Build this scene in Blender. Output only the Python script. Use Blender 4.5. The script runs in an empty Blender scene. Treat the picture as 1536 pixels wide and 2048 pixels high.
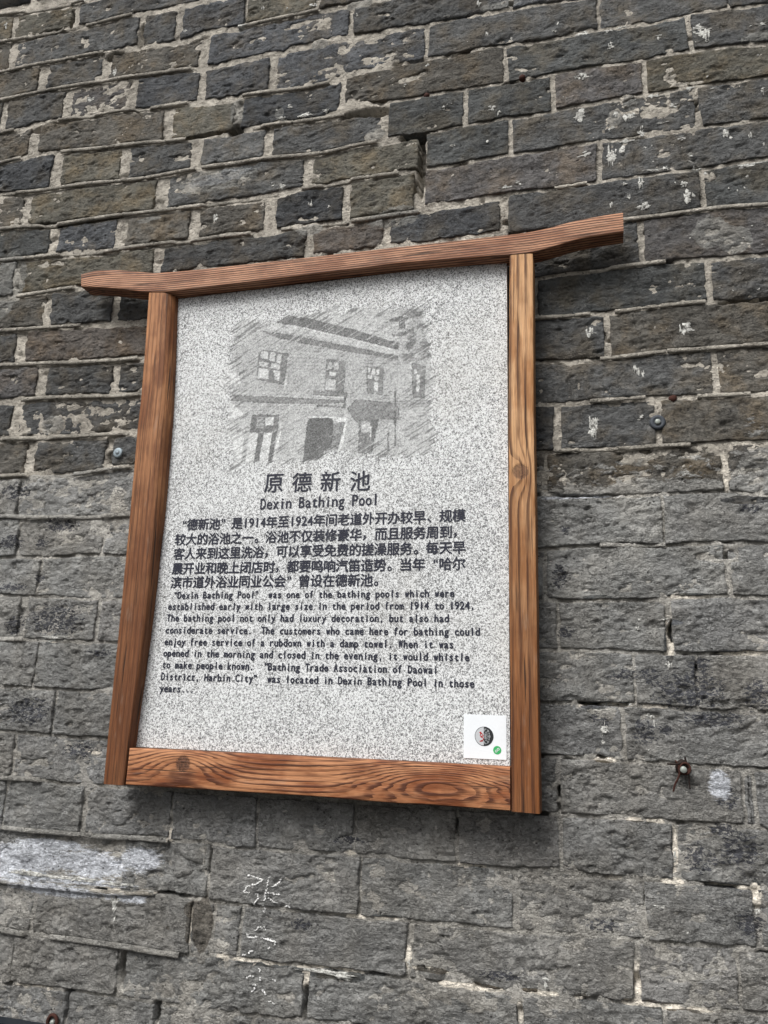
import bpy, math, random
import numpy as np
from mathutils import Vector, Matrix
from mathutils.bvhtree import BVHTree

# ------------------------------------------------------------------ camera, sky, sun, exposure
R_=[0.9633708928813902, -0.035164481542311374, -0.2658570705976681];U_=[0.032300218892900454, -0.9689333594604269, 0.24520367204469445];N_=[-0.2662202445502291, -0.24480932205002284, -0.9323063751948846];DW=1.1657953260459857;FPX=1565.0
BASE = 1.6          # height above the pavement of the level v = 0 in the survey tables below
scene = bpy.context.scene
COL = scene.collection
cam_data = bpy.data.cameras.new('camera')
cam = bpy.data.objects.new('camera', cam_data)
COL.objects.link(cam)
cx_ = (R_[0], -N_[0], U_[0]); up_ = (-R_[1], N_[1], -U_[1]); bk_ = (-R_[2], N_[2], -U_[2])
cam.matrix_world = Matrix(((cx_[0], up_[0], bk_[0], 0.0), (cx_[1], up_[1], bk_[1], -DW), (cx_[2], up_[2], bk_[2], BASE), (0, 0, 0, 1)))
cam_data.sensor_fit = 'VERTICAL'; cam_data.sensor_height = 36.0
cam_data.lens = 36.0 * FPX / 2048.0
cam_data.clip_start = 0.02; cam_data.clip_end = 500
scene.camera = cam
SUN_EL, SUN_AZ = 50.0, -24.0        # azimuth from the wall normal, negative = towards the left
w = bpy.data.worlds.new('World'); scene.world = w; w.use_nodes = True
wn = w.node_tree.nodes; wl = w.node_tree.links
sky = wn.new('ShaderNodeTexSky'); sky.sky_type = 'NISHITA'; sky.sun_disc = False
sky.sun_elevation = math.radians(SUN_EL); sky.sun_rotation = math.radians(180 - SUN_AZ)
sky.dust_density = 6.0; sky.air_density = 1.0; sky.ozone_density = 1.0
hs = wn.new('ShaderNodeHueSaturation'); hs.inputs['Saturation'].default_value = 0.12
bg = wn['Background']; bg.inputs['Strength'].default_value = 0.065
wl.new(sky.outputs[0], hs.inputs['Color']); wl.new(hs.outputs[0], bg.inputs['Color'])
sd = bpy.data.lights.new('sun', 'SUN'); sd.energy = 1.5; sd.angle = math.radians(32); sd.color = (1.0, 0.975, 0.94)
sun = bpy.data.objects.new('sun', sd); COL.objects.link(sun)
az, el = math.radians(SUN_AZ), math.radians(SUN_EL)
sdir = Vector((math.sin(az) * math.cos(el), -math.cos(az) * math.cos(el), math.sin(el)))   # towards the sun
sun.rotation_euler = (-sdir).to_track_quat('-Z', 'Y').to_euler(); sun.location = (-1, -4, 6)
vs = scene.view_settings
vs.view_transform = 'Standard'; vs.look = 'None'; vs.gamma = 1.0; vs.use_curve_mapping = False
vs.exposure = 1.02

# ------------------------------------------------------------------ survey tables (metres on the wall plane)
BEDL={"A":[[-1.2923,1.5241],[-1.2191,1.5127],[-1.134,1.5065],[-1.0658,1.5042]],"B":[[-1.2775,1.4434],[-1.2127,1.4363],[-1.1374,1.4373],[-1.0694,1.433],[-1.0295,1.4299],[-0.9391,1.4341],[-0.897,1.4302],[-0.8187,1.4261],[-0.7706,1.4254]],"C":[[-1.2616,1.3564],[-1.2157,1.3543],[-1.1817,1.356],[-1.0903,1.3513],[-1.0245,1.3506],[-0.9718,1.3463],[-0.9117,1.3426],[-0.8016,1.332],[-0.762,1.3402],[-0.7277,1.3395],[-0.6644,1.3341],[-0.6304,1.3369],[-0.5598,1.3354],[-0.5045,1.335],[-0.4606,1.3335],[-0.4306,1.3295],[-0.3697,1.3282]],"D":[[-1.2473,1.2787],[-1.1956,1.2771],[-1.1452,1.2782],[-1.0586,1.2765],[-1.0195,1.2732],[-0.965,1.2691],[-0.9182,1.2702],[-0.8555,1.2614],[-0.7939,1.2602],[-0.7533,1.2523],[-0.7194,1.2508],[-0.6807,1.2531],[-0.6293,1.2535],[-0.598,1.2535],[-0.57,1.2494],[-0.5546,1.2566],[-0.5,1.2557],[-0.46,1.258],[-0.4251,1.2521],[-0.3749,1.2494],[-0.3327,1.2519],[-0.2774,1.2464],[-0.245,1.2476],[-0.1842,1.2472],[-0.1456,1.2454],[-0.0942,1.2424],[-0.0543,1.2378],[-0.0142,1.2352]],"E":[[-1.2312,1.191],[-1.1703,1.1907],[-1.1377,1.1945],[-1.0847,1.1941],[-1.0457,1.1914],[-0.985,1.1855],[-0.9542,1.1892],[-0.9192,1.1858],[-0.8759,1.1782],[-0.8247,1.175],[-0.7791,1.1741],[-0.7449,1.1682],[-0.6785,1.1651],[-0.6309,1.1645],[-0.5946,1.1627],[-0.548,1.1563],[-0.5127,1.1545],[-0.46,1.1569],[-0.4423,1.1656],[-0.3691,1.1676],[-0.3303,1.1691],[-0.2807,1.1701],[-0.2319,1.1667],[-0.2078,1.1689],[-0.1603,1.1689],[-0.1253,1.165],[-0.0811,1.16],[-0.0247,1.1606],[-0.011,1.1616],[0.0263,1.16],[0.0761,1.1574],[0.1266,1.1544],[0.1685,1.1586],[0.2356,1.1531],[0.2963,1.1478]],"F":[[-1.2166,1.1111],[-1.1448,1.1168],[-1.1185,1.117],[-1.0793,1.1135],[-1.037,1.1094],[-0.9576,1.1008],[-0.8963,1.099],[-0.8208,1.0907],[-0.7609,1.0852],[-0.7367,1.0865],[-0.7136,1.0855],[-0.6574,1.0839],[-0.6298,1.0855],[-0.5919,1.0849],[-0.543,1.081],[-0.498,1.0777],[-0.448,1.0766],[-0.4243,1.0763],[-0.3657,1.0689]],"G":[[-1.2023,1.0333],[-1.152,1.0274],[-1.0709,1.0224],[-1.0082,1.0226],[-0.9308,1.0165],[-0.8702,1.0109],[-0.8261,1.0102],[-0.7675,1.0127],[-0.7295,1.0139],[-0.6457,1.0092],[-0.5916,1.0106],[-0.5379,1.0043],[-0.4598,0.9987],[-0.4094,1.0057],[-0.3692,1.0056],[-0.2977,1.0027]],"H":[[-1.1862,0.9454],[-1.1213,0.9427],[-1.0568,0.9342],[-0.9952,0.9353],[-0.9347,0.9352],[-0.89,0.934],[-0.8023,0.9293],[-0.7586,0.9291],[-0.7207,0.9264],[-0.6659,0.9286],[-0.6115,0.9231],[-0.5539,0.9277],[-0.5072,0.9296],[-0.4562,0.9295],[-0.4064,0.9337],[-0.3236,0.9309],[-0.2824,0.932]],"I":[[-1.1726,0.8708],[-1.1082,0.8667],[-1.0517,0.8658],[-0.9839,0.8598],[-0.9089,0.855],[-0.8655,0.8578],[-0.8081,0.8562],[-0.7367,0.8536],[-0.7132,0.8513],[-0.6591,0.8531],[-0.6056,0.8495],[-0.5662,0.8469],[-0.5277,0.8495],[-0.4769,0.8481],[-0.4139,0.8458],[-0.3561,0.8461],[-0.2851,0.8461],[-0.1882,0.8487],[-0.1454,0.8535]],"J":[[-1.1563,0.7821],[-1.1139,0.7815],[-1.0723,0.782],[-1.0178,0.7853],[-0.9635,0.7841],[-0.8129,0.7867],[-0.5059,0.7826],[-0.2838,0.7846],[-0.1456,0.7858]],"K":[[-1.1428,0.7085],[-1.1009,0.7073],[-1.0267,0.7037],[-0.9511,0.6998],[-0.8122,0.6921]],"Lb":[[-1.1291,0.6336],[-1.098,0.6307],[-1.0467,0.6291],[-0.9652,0.6226],[-0.8878,0.6195],[-0.8169,0.6179]],"Mb":[[-1.1148,0.5555],[-1.0603,0.5543],[-1.0207,0.5553],[-0.929,0.5501],[-0.8649,0.546],[-0.8047,0.5451]],"Nb":[[-1.1007,0.4786],[-1.0466,0.4752],[-0.9685,0.4722],[-0.8928,0.4713],[-0.8193,0.4713]],"Ob":[[-1.0868,0.403],[-1.0341,0.4024],[-0.9952,0.4005],[-0.9311,0.3982],[-0.8817,0.4005],[-0.8583,0.405],[-0.802,0.4077]],"Pb":[[-1.0725,0.3249],[-0.9947,0.3193],[-0.9443,0.3185],[-0.8708,0.3169],[-0.7987,0.3181]],"Qb":[[-1.0583,0.2472],[-1.0257,0.2475],[-0.9569,0.2452],[-0.9083,0.2487],[-0.861,0.2486],[-0.7972,0.2446]],"Rb":[[-1.0457,0.1783],[-0.995,0.1762],[-0.9268,0.1748],[-0.8607,0.1692],[-0.7965,0.1714]],"Sb":[[-1.0311,0.099],[-0.9819,0.1003],[-0.933,0.0981],[-0.8952,0.0967],[-0.8256,0.0965],[-0.7943,0.0959]],"Tb":[[-1.0163,0.0181],[-0.9676,0.0175],[-0.9087,0.0165],[-0.852,0.0146],[-0.795,0.0152]],"Ub":[[-1.0027,-0.056],[-0.8917,-0.0591],[-0.8611,-0.0611],[-0.7943,-0.06]],"V":[[-0.9888,-0.1318],[-0.9629,-0.1304],[-0.9243,-0.13],[-0.873,-0.1343],[-0.8234,-0.1339],[-0.7888,-0.1336],[-0.0916,-0.1319],[-0.0687,-0.1324],[-0.0066,-0.1303],[0.0339,-0.1308],[0.073,-0.1314],[0.1272,-0.1297],[0.1686,-0.1299],[0.1932,-0.1325]],"W":[[-0.9749,-0.2081],[-0.9235,-0.2093],[-0.8489,-0.2087],[-0.7765,-0.2089],[-0.7067,-0.2054],[-0.6625,-0.2074],[-0.6002,-0.2037],[-0.5586,-0.2098],[-0.507,-0.2074],[-0.4445,-0.2083],[-0.3817,-0.205],[-0.3064,-0.2039],[-0.2923,-0.2075],[-0.2451,-0.2051],[-0.2081,-0.2062],[-0.1808,-0.2053],[-0.1271,-0.2042],[-0.0695,-0.2003],[-0.0597,-0.2032],[-0.0081,-0.2064],[0.0412,-0.2048],[0.085,-0.2036],[0.1205,-0.2041],[0.1666,-0.2043],[0.1875,-0.2037]],"X":[[-0.9603,-0.2878],[-0.932,-0.2884],[-0.8485,-0.2895],[-0.8007,-0.2891],[-0.7423,-0.2883],[-0.6852,-0.282],[-0.6524,-0.2819],[-0.5922,-0.2857],[-0.5306,-0.287],[-0.4701,-0.2862],[-0.4134,-0.2869],[-0.3643,-0.2857],[-0.3412,-0.2867],[-0.2901,-0.2845],[-0.2346,-0.2836],[-0.1929,-0.2828],[-0.1628,-0.283],[-0.1225,-0.2833],[-0.0935,-0.2817],[-0.0513,-0.2794],[-0.0056,-0.2772],[0.0297,-0.279],[0.0771,-0.2777],[0.1538,-0.2745],[0.1817,-0.2755]],"Y":[[-0.9473,-0.3582],[-0.905,-0.3613],[-0.8256,-0.3599],[-0.7442,-0.3601],[-0.6366,-0.3634],[-0.5688,-0.3577],[-0.5183,-0.3577],[-0.4751,-0.3583],[-0.4336,-0.3571],[-0.3516,-0.3559],[-0.3218,-0.3551],[-0.2369,-0.3568],[-0.1979,-0.3573],[-0.1589,-0.3582],[-0.1266,-0.3587],[-0.0533,-0.3531],[0.0185,-0.3522],[0.0499,-0.3507],[0.096,-0.3486],[0.126,-0.3489],[0.1761,-0.3451]],"Z":[[-0.933,-0.4368],[-0.902,-0.4319],[-0.8451,-0.4317],[-0.8047,-0.4313],[-0.7321,-0.4297],[-0.6615,-0.4308],[-0.5853,-0.4296],[-0.5595,-0.4317],[-0.5047,-0.4283],[-0.4587,-0.4277],[-0.4235,-0.4241],[-0.3566,-0.422],[0.2,-0.432]],"ZZ":[[-0.933,-0.5133],[-0.902,-0.5084],[-0.8451,-0.5082],[-0.8047,-0.5078],[-0.7321,-0.5062],[-0.6615,-0.5073],[-0.5853,-0.5061],[-0.5595,-0.5082],[-0.5047,-0.5048],[-0.4587,-0.5042],[-0.4235,-0.5006],[-0.3566,-0.4985],[0.2,-0.51]]}
BEDR={"F":[[-0.3929,1.0987],[-0.328,1.0874],[-0.2913,1.0885],[-0.2698,1.0905],[-0.2118,1.0869],[-0.1928,1.0871],[-0.1374,1.0848],[-0.1145,1.083],[-0.0918,1.0844],[-0.0266,1.0858],[0.0088,1.0862],[0.0599,1.0819],[0.098,1.0805],[0.127,1.083],[0.1703,1.0822],[0.1967,1.0811],[0.2447,1.0768],[0.2901,1.0711]],"G":[[-0.3542,1.0124],[-0.2821,1.0072],[-0.2537,1.008],[-0.2067,1.0104],[-0.172,1.0098],[-0.1308,1.011],[-0.0902,1.007],[-0.0528,1.0087],[-0.0284,1.0118],[0.0147,1.0111],[0.0571,1.0123],[0.0988,1.0116],[0.1232,1.0104],[0.17,1.0113],[0.2097,1.0096],[0.2583,1.0068],[0.2848,1.0059]],"H":[[-0.2724,0.9333],[-0.2292,0.9308],[-0.1833,0.9338],[-0.1606,0.9348],[-0.127,0.9337],[-0.0938,0.9327],[-0.0502,0.9336],[-0.0303,0.9349],[0.0187,0.9336],[0.0745,0.9318],[0.1153,0.9317],[0.1652,0.9307],[0.1946,0.9297],[0.2523,0.9278],[0.2784,0.9254]],"I":[[-0.2746,0.8575],[-0.2056,0.8564],[-0.1788,0.859],[-0.1275,0.8584],[-0.0535,0.8549],[-0.0032,0.8551],[0.0367,0.8569],[0.0952,0.8553],[0.147,0.8538],[0.1762,0.8524],[0.217,0.8553],[0.2726,0.8545]],"J":[[-0.1457,0.7763],[-0.1206,0.7793],[-0.0632,0.7783],[0.054,0.7783],[0.0876,0.7768],[0.1269,0.7771],[0.1656,0.7783],[0.1942,0.7783],[0.223,0.7764],[0.266,0.7714]],"K":[[-0.0906,0.6904],[-0.0505,0.6935],[0.0114,0.6935],[0.071,0.6955],[0.129,0.6938],[0.174,0.6912],[0.2074,0.6893],[0.2593,0.6882]],"L":[[-0.09,0.6201],[-0.0327,0.6164],[0.0012,0.6178],[0.0323,0.616],[0.0675,0.6181],[0.1132,0.6188],[0.165,0.6187],[0.2077,0.6145],[0.2533,0.6141]],"M":[[-0.0927,0.5434],[-0.0294,0.5392],[0.0174,0.5381],[0.0522,0.539],[0.1091,0.5427],[0.1517,0.541],[0.1754,0.5403],[0.2474,0.5404]],"N":[[-0.0907,0.4709],[-0.0479,0.4685],[0.0038,0.4694],[0.0609,0.4699],[0.1051,0.468],[0.147,0.4655],[0.1915,0.4635],[0.2412,0.4642]],"O":[[-0.0918,0.3926],[-0.0616,0.3925],[-0.0222,0.3926],[0.0573,0.3902],[0.0906,0.3921],[0.1314,0.3904],[0.1764,0.3923],[0.2352,0.3894]],"P":[[-0.0906,0.3253],[-0.0513,0.3221],[-0.0013,0.3184],[0.054,0.3176],[0.0971,0.3188],[0.14,0.3192],[0.1694,0.3202],[0.202,0.315],[0.2289,0.311]],"Q":[[-0.0942,0.2393],[-0.0488,0.2428],[0.0293,0.2447],[0.0719,0.2414],[0.1145,0.2426],[0.176,0.2446],[0.2233,0.2413]],"R":[[-0.0924,0.1642],[-0.0289,0.1632],[0.0471,0.1635],[0.0889,0.1654],[0.12,0.1673],[0.1688,0.1691],[0.1909,0.1669],[0.2172,0.166]],"S":[[-0.0914,0.0915],[-0.0414,0.0921],[0.0013,0.0912],[0.0789,0.0894],[0.1173,0.0899],[0.1751,0.0893],[0.2112,0.091]],"T":[[-0.0912,0.0169],[-0.0372,0.0185],[-0.0013,0.0175],[0.0406,0.0174],[0.0809,0.0166],[0.121,0.0145],[0.1793,0.0124],[0.2048,0.012]],"U":[[-0.0903,-0.0553],[-0.0138,-0.0538],[0.017,-0.0576],[0.0769,-0.0573],[0.1065,-0.0585],[0.1624,-0.0601],[0.1991,-0.0595]]}
ROWS=[["L","A","L","B",None,None,[[-1.0924,-1.071]]],["L","B","L","C",None,None,[[-1.2421,-1.2253],[-0.9126,-0.8977],[-0.8229,-0.8085],[-0.6636,-0.6579],[-0.5056,-0.5013]]],["L","C","L","D",None,None,[[-1.1526,-1.1285],[-0.9906,-0.9704],[-0.7571,-0.7373],[-0.4363,-0.4281],[-0.1269,-0.1224]]],["L","D","L","E",None,None,[[-1.2366,-1.2202],[-1.0752,-1.0546],[-0.915,-0.8955],[-0.7523,-0.7363],[-0.5975,-0.5813],[-0.2834,-0.2776],[0.0262,0.0304],[0.2369,0.2392]]],["L","E","L","F",None,-0.4431,[[-1.1477,-1.1242],[-0.823,-0.8022],[-0.6646,-0.6493]]],["L","F","L","G",None,-0.3595,[[-1.0801,-1.0524],[-0.9116,-0.8926],[-0.7518,-0.7295],[-0.5955,-0.5787]]],["L","G","L","H",None,-0.2876,[[-1.1364,-1.1199],[-0.8226,-0.7955],[-0.5097,-0.4936]]],["L","H","L","I",None,-0.2933,[[-1.0572,-1.0377],[-0.903,-0.8777],[-0.7401,-0.7184],[-0.5823,-0.5599],[-0.429,-0.4155]]],["L","I","L","J",None,-0.1422,[[-1.1292,-1.1168],[-0.8089,-0.7902],[-0.4963,-0.4826],[-0.3513,-0.3384]]],["L","J","L","K",None,"H",[[-1.0437,-1.0272],[-0.8886,-0.873],[-0.7342,-0.7195]]],["L","K","L","Lb",None,"H",[[-1.0986,-1.0748],[-0.7726,-0.7579]]],["L","Lb","L","Mb",None,"H",[[-1.0361,-1.0154],[-0.8681,-0.8541],[-0.7226,-0.7084]]],["L","Mb","L","Nb",None,"H",[[-1.0819,-1.0645],[-0.7549,-0.7417]]],["L","Nb","L","Ob",None,"H",[[-1.0346,-1.0144],[-0.863,-0.8493],[-0.7182,-0.7052]]],["L","Ob","L","Pb",None,"H",[[-1.0391,-1.0347],[-0.7337,-0.7298]]],["L","Pb","L","Qb",None,"H",[[-1.0274,-1.0231],[-0.8483,-0.8421],[-0.7115,-0.7076]]],["L","Qb","L","Rb",None,"H",[[-0.9712,-0.968],[-0.7166,-0.7137]]],["L","Rb","L","Sb",None,"H",[[-0.9983,-0.9857],[-0.8408,-0.8339],[-0.6953,-0.6906]]],["L","Sb","L","Tb",None,"H",[[-0.9516,-0.9496],[-0.7,-0.6963]]],["L","Tb","L","Ub",None,"H",[[-0.9026,-0.8986],[-0.7651,-0.7613]]],["L","Ub","L","V",None,"H",[[-0.972,-0.968],[-0.709,-0.7054]]],["L","V","L","W",None,None,[[-0.9756,-0.9707],[-0.8241,-0.8157],[-0.6633,-0.6599],[-0.5178,-0.5138],[-0.3632,-0.3593],[-0.2114,-0.2079],[-0.07,-0.0653],[0.0771,0.0833]]],["L","W","L","X",None,None,[[-0.7457,-0.7395],[-0.5913,-0.5863],[-0.3504,-0.3489],[-0.1322,-0.1241],[0.0379,0.0392],[0.1696,0.1766]]],["L","X","L","Y",None,None,[[-0.8943,-0.8869],[-0.6119,-0.6086],[-0.5777,-0.5728],[-0.532,-0.528],[-0.2789,-0.2725],[0.0226,0.0282],[0.1457,0.1475]]],["L","Y","L","Z",None,None,[[-0.9183,-0.9155],[-0.7293,-0.7165],[-0.4282,-0.4215],[-0.1274,-0.1209],[0.0552,0.0576]]],["L","Z","L","ZZ",None,None,[[-0.8128,-0.8049],[-0.6592,-0.6526],[-0.504,-0.4994]]],["L","E","R","F",-0.4391,None,[[-0.1367,-0.1304],[0.1701,0.1763]]],["R","F","R","G",-0.3526,None,[[-0.2097,-0.2025],[-0.0562,-0.0494],[0.0945,0.1016]]],["R","G","R","H",-0.2796,None,[[-0.1297,-0.1237],[0.1733,0.1793]]],["R","H","R","I",-0.2807,None,[[0.016,0.0231]]],["R","I","R","J",-0.1355,None,[[0.1713,0.1778]]],["R","J","R","K","H",None,[[-0.1617,-0.155],[0.0744,0.0819]]],["R","K","R","L","H",None,[[-0.0927,-0.0863],[0.1702,0.1773]]],["R","L","R","M","H",None,[[-0.2275,-0.2216],[0.0174,0.0241]]],["R","M","R","N","H",None,[[-0.1099,-0.1044],[0.1694,0.1762]]],["R","N","R","O","H",None,[[-0.2015,-0.1959],[-0.0636,-0.0538],[0.0853,0.0924]]],["R","O","R","P","H",None,[[-0.0813,-0.0761],[0.1732,0.1792]]],["R","P","R","Q","H",None,[[-0.1881,-0.1842],[0.0867,0.0887]]],["R","Q","R","R","H",None,[[-0.0834,-0.0798],[0.1664,0.1716]]],["R","R","R","S","H",None,[[-0.2024,-0.1986],[-0.0658,-0.0623],[0.0841,0.0914]]],["R","S","R","T","H",None,[[-0.1215,-0.1179],[0.0374,0.0387],[0.1181,0.1206]]],["R","T","R","U","H",None,[[-0.2087,-0.205],[0.0188,0.0228]]],["R","U","L","V","H",None,[[-0.0698,-0.0664],[0.1659,0.1689],[0.1797,0.1827]]]]
HINT=[[-1.2017,1.4736,0.135,0.12,0.088],[-1.24,1.5392,0.09,0.093,0.1],[-0.9777,1.4451,0.098,0.096,0.092],[-1.1919,1.4164,0.118,0.103,0.082],[-1.0703,1.3877,0.098,0.096,0.092],[-0.8595,1.3765,0.07,0.069,0.067],[-0.7313,1.377,0.09,0.093,0.1],[-0.5851,1.359,0.135,0.12,0.088],[-0.4887,1.3529,0.098,0.096,0.092],[-1.2014,1.3178,0.118,0.103,0.082],[-1.058,1.3061,0.098,0.096,0.092],[-0.8496,1.2914,0.118,0.103,0.082],[-0.5803,1.2904,0.09,0.093,0.1],[-0.3533,1.2826,0.07,0.069,0.067],[-0.0544,1.2356,0.098,0.096,0.092],[-1.1483,1.2349,0.07,0.069,0.067],[-0.9838,1.2201,0.12,0.108,0.102],[-0.8304,1.225,0.09,0.093,0.1],[-0.6714,1.2088,0.09,0.093,0.1],[-0.4305,1.2136,0.09,0.093,0.1],[-0.144,1.197,0.098,0.096,0.092],[0.1129,1.1715,0.098,0.096,0.092],[0.2678,1.1327,0.098,0.096,0.092],[-1.1832,1.1401,0.118,0.103,0.082],[-0.9713,1.1312,0.118,0.103,0.082],[-0.7296,1.126,0.135,0.12,0.088],[-0.5475,1.1182,0.042,0.045,0.05],[-0.2817,1.1237,0.118,0.103,0.082],[0.0286,1.1288,0.068,0.07,0.067],[0.2274,1.102,0.068,0.07,0.067],[-1.1459,1.0714,0.042,0.045,0.05],[-0.9835,1.0492,0.135,0.12,0.088],[-0.8211,1.044,0.098,0.096,0.092],[-0.6673,1.039,0.13,0.127,0.12],[-0.4714,1.0304,0.098,0.096,0.092],[-1.1671,0.9782,0.118,0.103,0.082],[-0.9731,0.9769,0.135,0.12,0.088],[-0.6501,0.9633,0.13,0.127,0.12],[-0.3899,0.9509,0.118,0.103,0.082],[-1.1164,0.9001,0.068,0.07,0.067],[-0.9731,0.8966,0.09,0.093,0.1],[-0.8142,0.89,0.118,0.103,0.082],[-0.6539,0.8876,0.118,0.103,0.082],[-0.4972,0.8793,0.042,0.045,0.05],[-0.3592,0.8833,0.135,0.12,0.088],[-1.1456,0.8237,0.098,0.096,0.092],[-0.9498,0.8153,0.135,0.12,0.088],[-0.6369,0.8109,0.07,0.069,0.067],[-0.4217,0.8114,0.1,0.08,0.065],[-0.2314,0.8131,0.042,0.045,0.05],[-1.0886,0.7387,0.118,0.103,0.082],[-0.9493,0.7337,0.07,0.069,0.067],[-0.8386,0.7316,0.07,0.069,0.067],[-1.1131,0.676,0.07,0.069,0.067],[-0.9271,0.6574,0.1,0.08,0.065],[-1.0741,0.5876,0.12,0.108,0.102],[-0.9491,0.5821,0.07,0.069,0.067],[-0.8297,0.5769,0.07,0.069,0.067],[-1.0962,0.517,0.07,0.069,0.067],[-0.9392,0.5158,0.07,0.069,0.067],[-1.0604,0.4441,0.118,0.103,0.082],[-0.9489,0.4377,0.098,0.096,0.092],[-0.833,0.4406,0.098,0.096,0.092],[-0.28,1.0419,0.068,0.07,0.067],[-0.127,1.0477,0.068,0.07,0.067],[0.0257,1.0464,0.12,0.108,0.102],[0.2008,1.0481,0.135,0.12,0.088],[-0.2064,0.9698,0.068,0.07,0.067],[0.0233,0.9762,0.098,0.096,0.092],[0.2261,0.9741,0.098,0.096,0.092],[-0.1452,0.888,0.12,0.108,0.102],[0.138,0.8958,0.098,0.096,0.092],[0.0184,0.8315,0.07,0.069,0.067],[0.2294,0.8149,0.068,0.07,0.067],[0.0149,0.7301,0.07,0.069,0.067],[0.1653,0.7266,0.12,0.108,0.102],[0.0125,0.6586,0.068,0.07,0.067],[0.2173,0.6504,0.07,0.069,0.067],[-0.0438,0.5775,0.07,0.069,0.067],[0.1203,0.5774,0.118,0.103,0.082],[0.0441,0.5015,0.098,0.096,0.092],[0.2066,0.5034,0.118,0.103,0.082],[-0.0774,0.4367,0.042,0.045,0.05],[0.0121,0.4306,0.098,0.096,0.092],[0.1678,0.4355,0.118,0.103,0.082],[0.0381,0.3577,0.118,0.103,0.082],[0.209,0.3563,0.098,0.096,0.092],[-0.3245,0.9603,0.135,0.12,0.088],[-0.3221,0.8773,0.135,0.12,0.088]]
TINTS=[[0.07,0.069,0.067],[0.098,0.096,0.092],[0.118,0.103,0.082],[0.068,0.07,0.067],[0.09,0.093,0.1],[0.12,0.108,0.102]]
PEEL=[[-1.0473,0.37,0.0613,0.0276],[-1.0414,0.2748,0.0462,0.0267],[-0.9742,0.2731,0.024,0.0245],[-0.9657,0.2091,0.0194,0.0167],[-1.0212,0.1917,0.059,0.0141],[-0.9223,0.1336,0.096,0.0478],[-1.004,0.1247,0.032,0.0355],[-0.948,-0.0195,0.0846,0.0412],[-0.8241,0.0789,0.0392,0.0122],[-0.0599,0.201,0.0177,0.0374],[-0.0547,0.1169,0.0187,0.0162],[0.1098,0.04,0.0821,0.0467],[0.1939,0.0355,0.034,0.036],[0.059,0.059,0.0266,0.0208],[-0.0167,-0.0006,0.0126,0.0126],[0.0487,-0.0182,0.0277,0.0294],[-0.0036,-0.0102,0.0105,0.0206],[0.139,0.0014,0.0681,0.02],[0.1448,-0.0935,0.026,0.0314],[0.1581,-0.1595,0.0447,0.0363],[0.1419,-0.1366,0.0364,0.0127],[-0.3673,-0.1849,0.0457,0.01],[0.1091,-0.1752,0.0367,0.0306],[0.1633,-0.2468,0.0294,0.0291],[0.1247,0.0737,0.0322,0.0206],[0.0257,0.0583,0.0403,0.0114],[-0.7045,-0.1199,0.0183,0.008],[-0.8399,-0.0801,0.057,0.0239],[0.0748,-0.014,0.0197,0.0136],[-0.4377,-0.3043,0.031,0.0136],[-0.019,-0.2643,0.0383,0.0148],[-0.1502,-0.3376,0.0531,0.0124],[-0.9389,0.3044,0.0635,0.0236],[0.2046,0.2973,0.0262,0.0222],[-0.0511,0.2687,0.0121,0.0157]]
BLUE=[[-0.9089,-0.2499,0.1209,0.0315],[-0.796,-0.2523,0.0981,0.0293],[-0.708,-0.2382,0.0524,0.0261],[-0.9335,-0.2744,0.0848,0.0196],[-0.8544,-0.2937,0.1173,0.0134],[-0.8198,-0.2776,0.1419,0.007],[-0.9042,-0.2772,0.0747,0.0078],[-0.8742,-0.2285,0.1017,0.0124],[-0.7275,-0.2934,0.0608,0.0103],[0.1396,-0.0813,0.0188,0.0292],[-0.6941,0.9819,0.0857,0.0186],[-0.6526,0.9915,0.0534,0.0141],[-0.0353,0.3183,0.0862,0.0044]]
PLAST=[[-0.6939,0.9796,0.1013,0.0276],[-0.3257,0.8424,0.0458,0.0226],[-0.3485,0.8409,0.0371,0.0167],[-0.4901,0.8418,0.0296,0.0129],[-1.1394,0.8229,0.045,0.0693],[-1.1497,0.7791,0.035,0.0572],[-0.9859,0.4992,0.0294,0.0206],[0.1806,0.7376,0.0305,0.0318],[0.2153,0.7194,0.0285,0.0263],[0.0727,1.0011,0.0132,0.0183],[0.0476,0.9763,0.0133,0.0201],[-0.1437,1.2562,0.0411,0.0095],[0.2755,1.0855,0.0261,0.0103],[-0.4152,1.328,0.0312,0.0127],[-0.6591,1.1294,0.0158,0.0405],[-0.5674,1.1051,0.0111,0.0167],[-0.3736,1.0226,0.0216,0.0157],[-0.4936,1.2518,0.0214,0.0125],[-1.0371,0.3123,0.0399,0.0062],[-0.8281,0.9143,0.0341,0.0073]]
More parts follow.
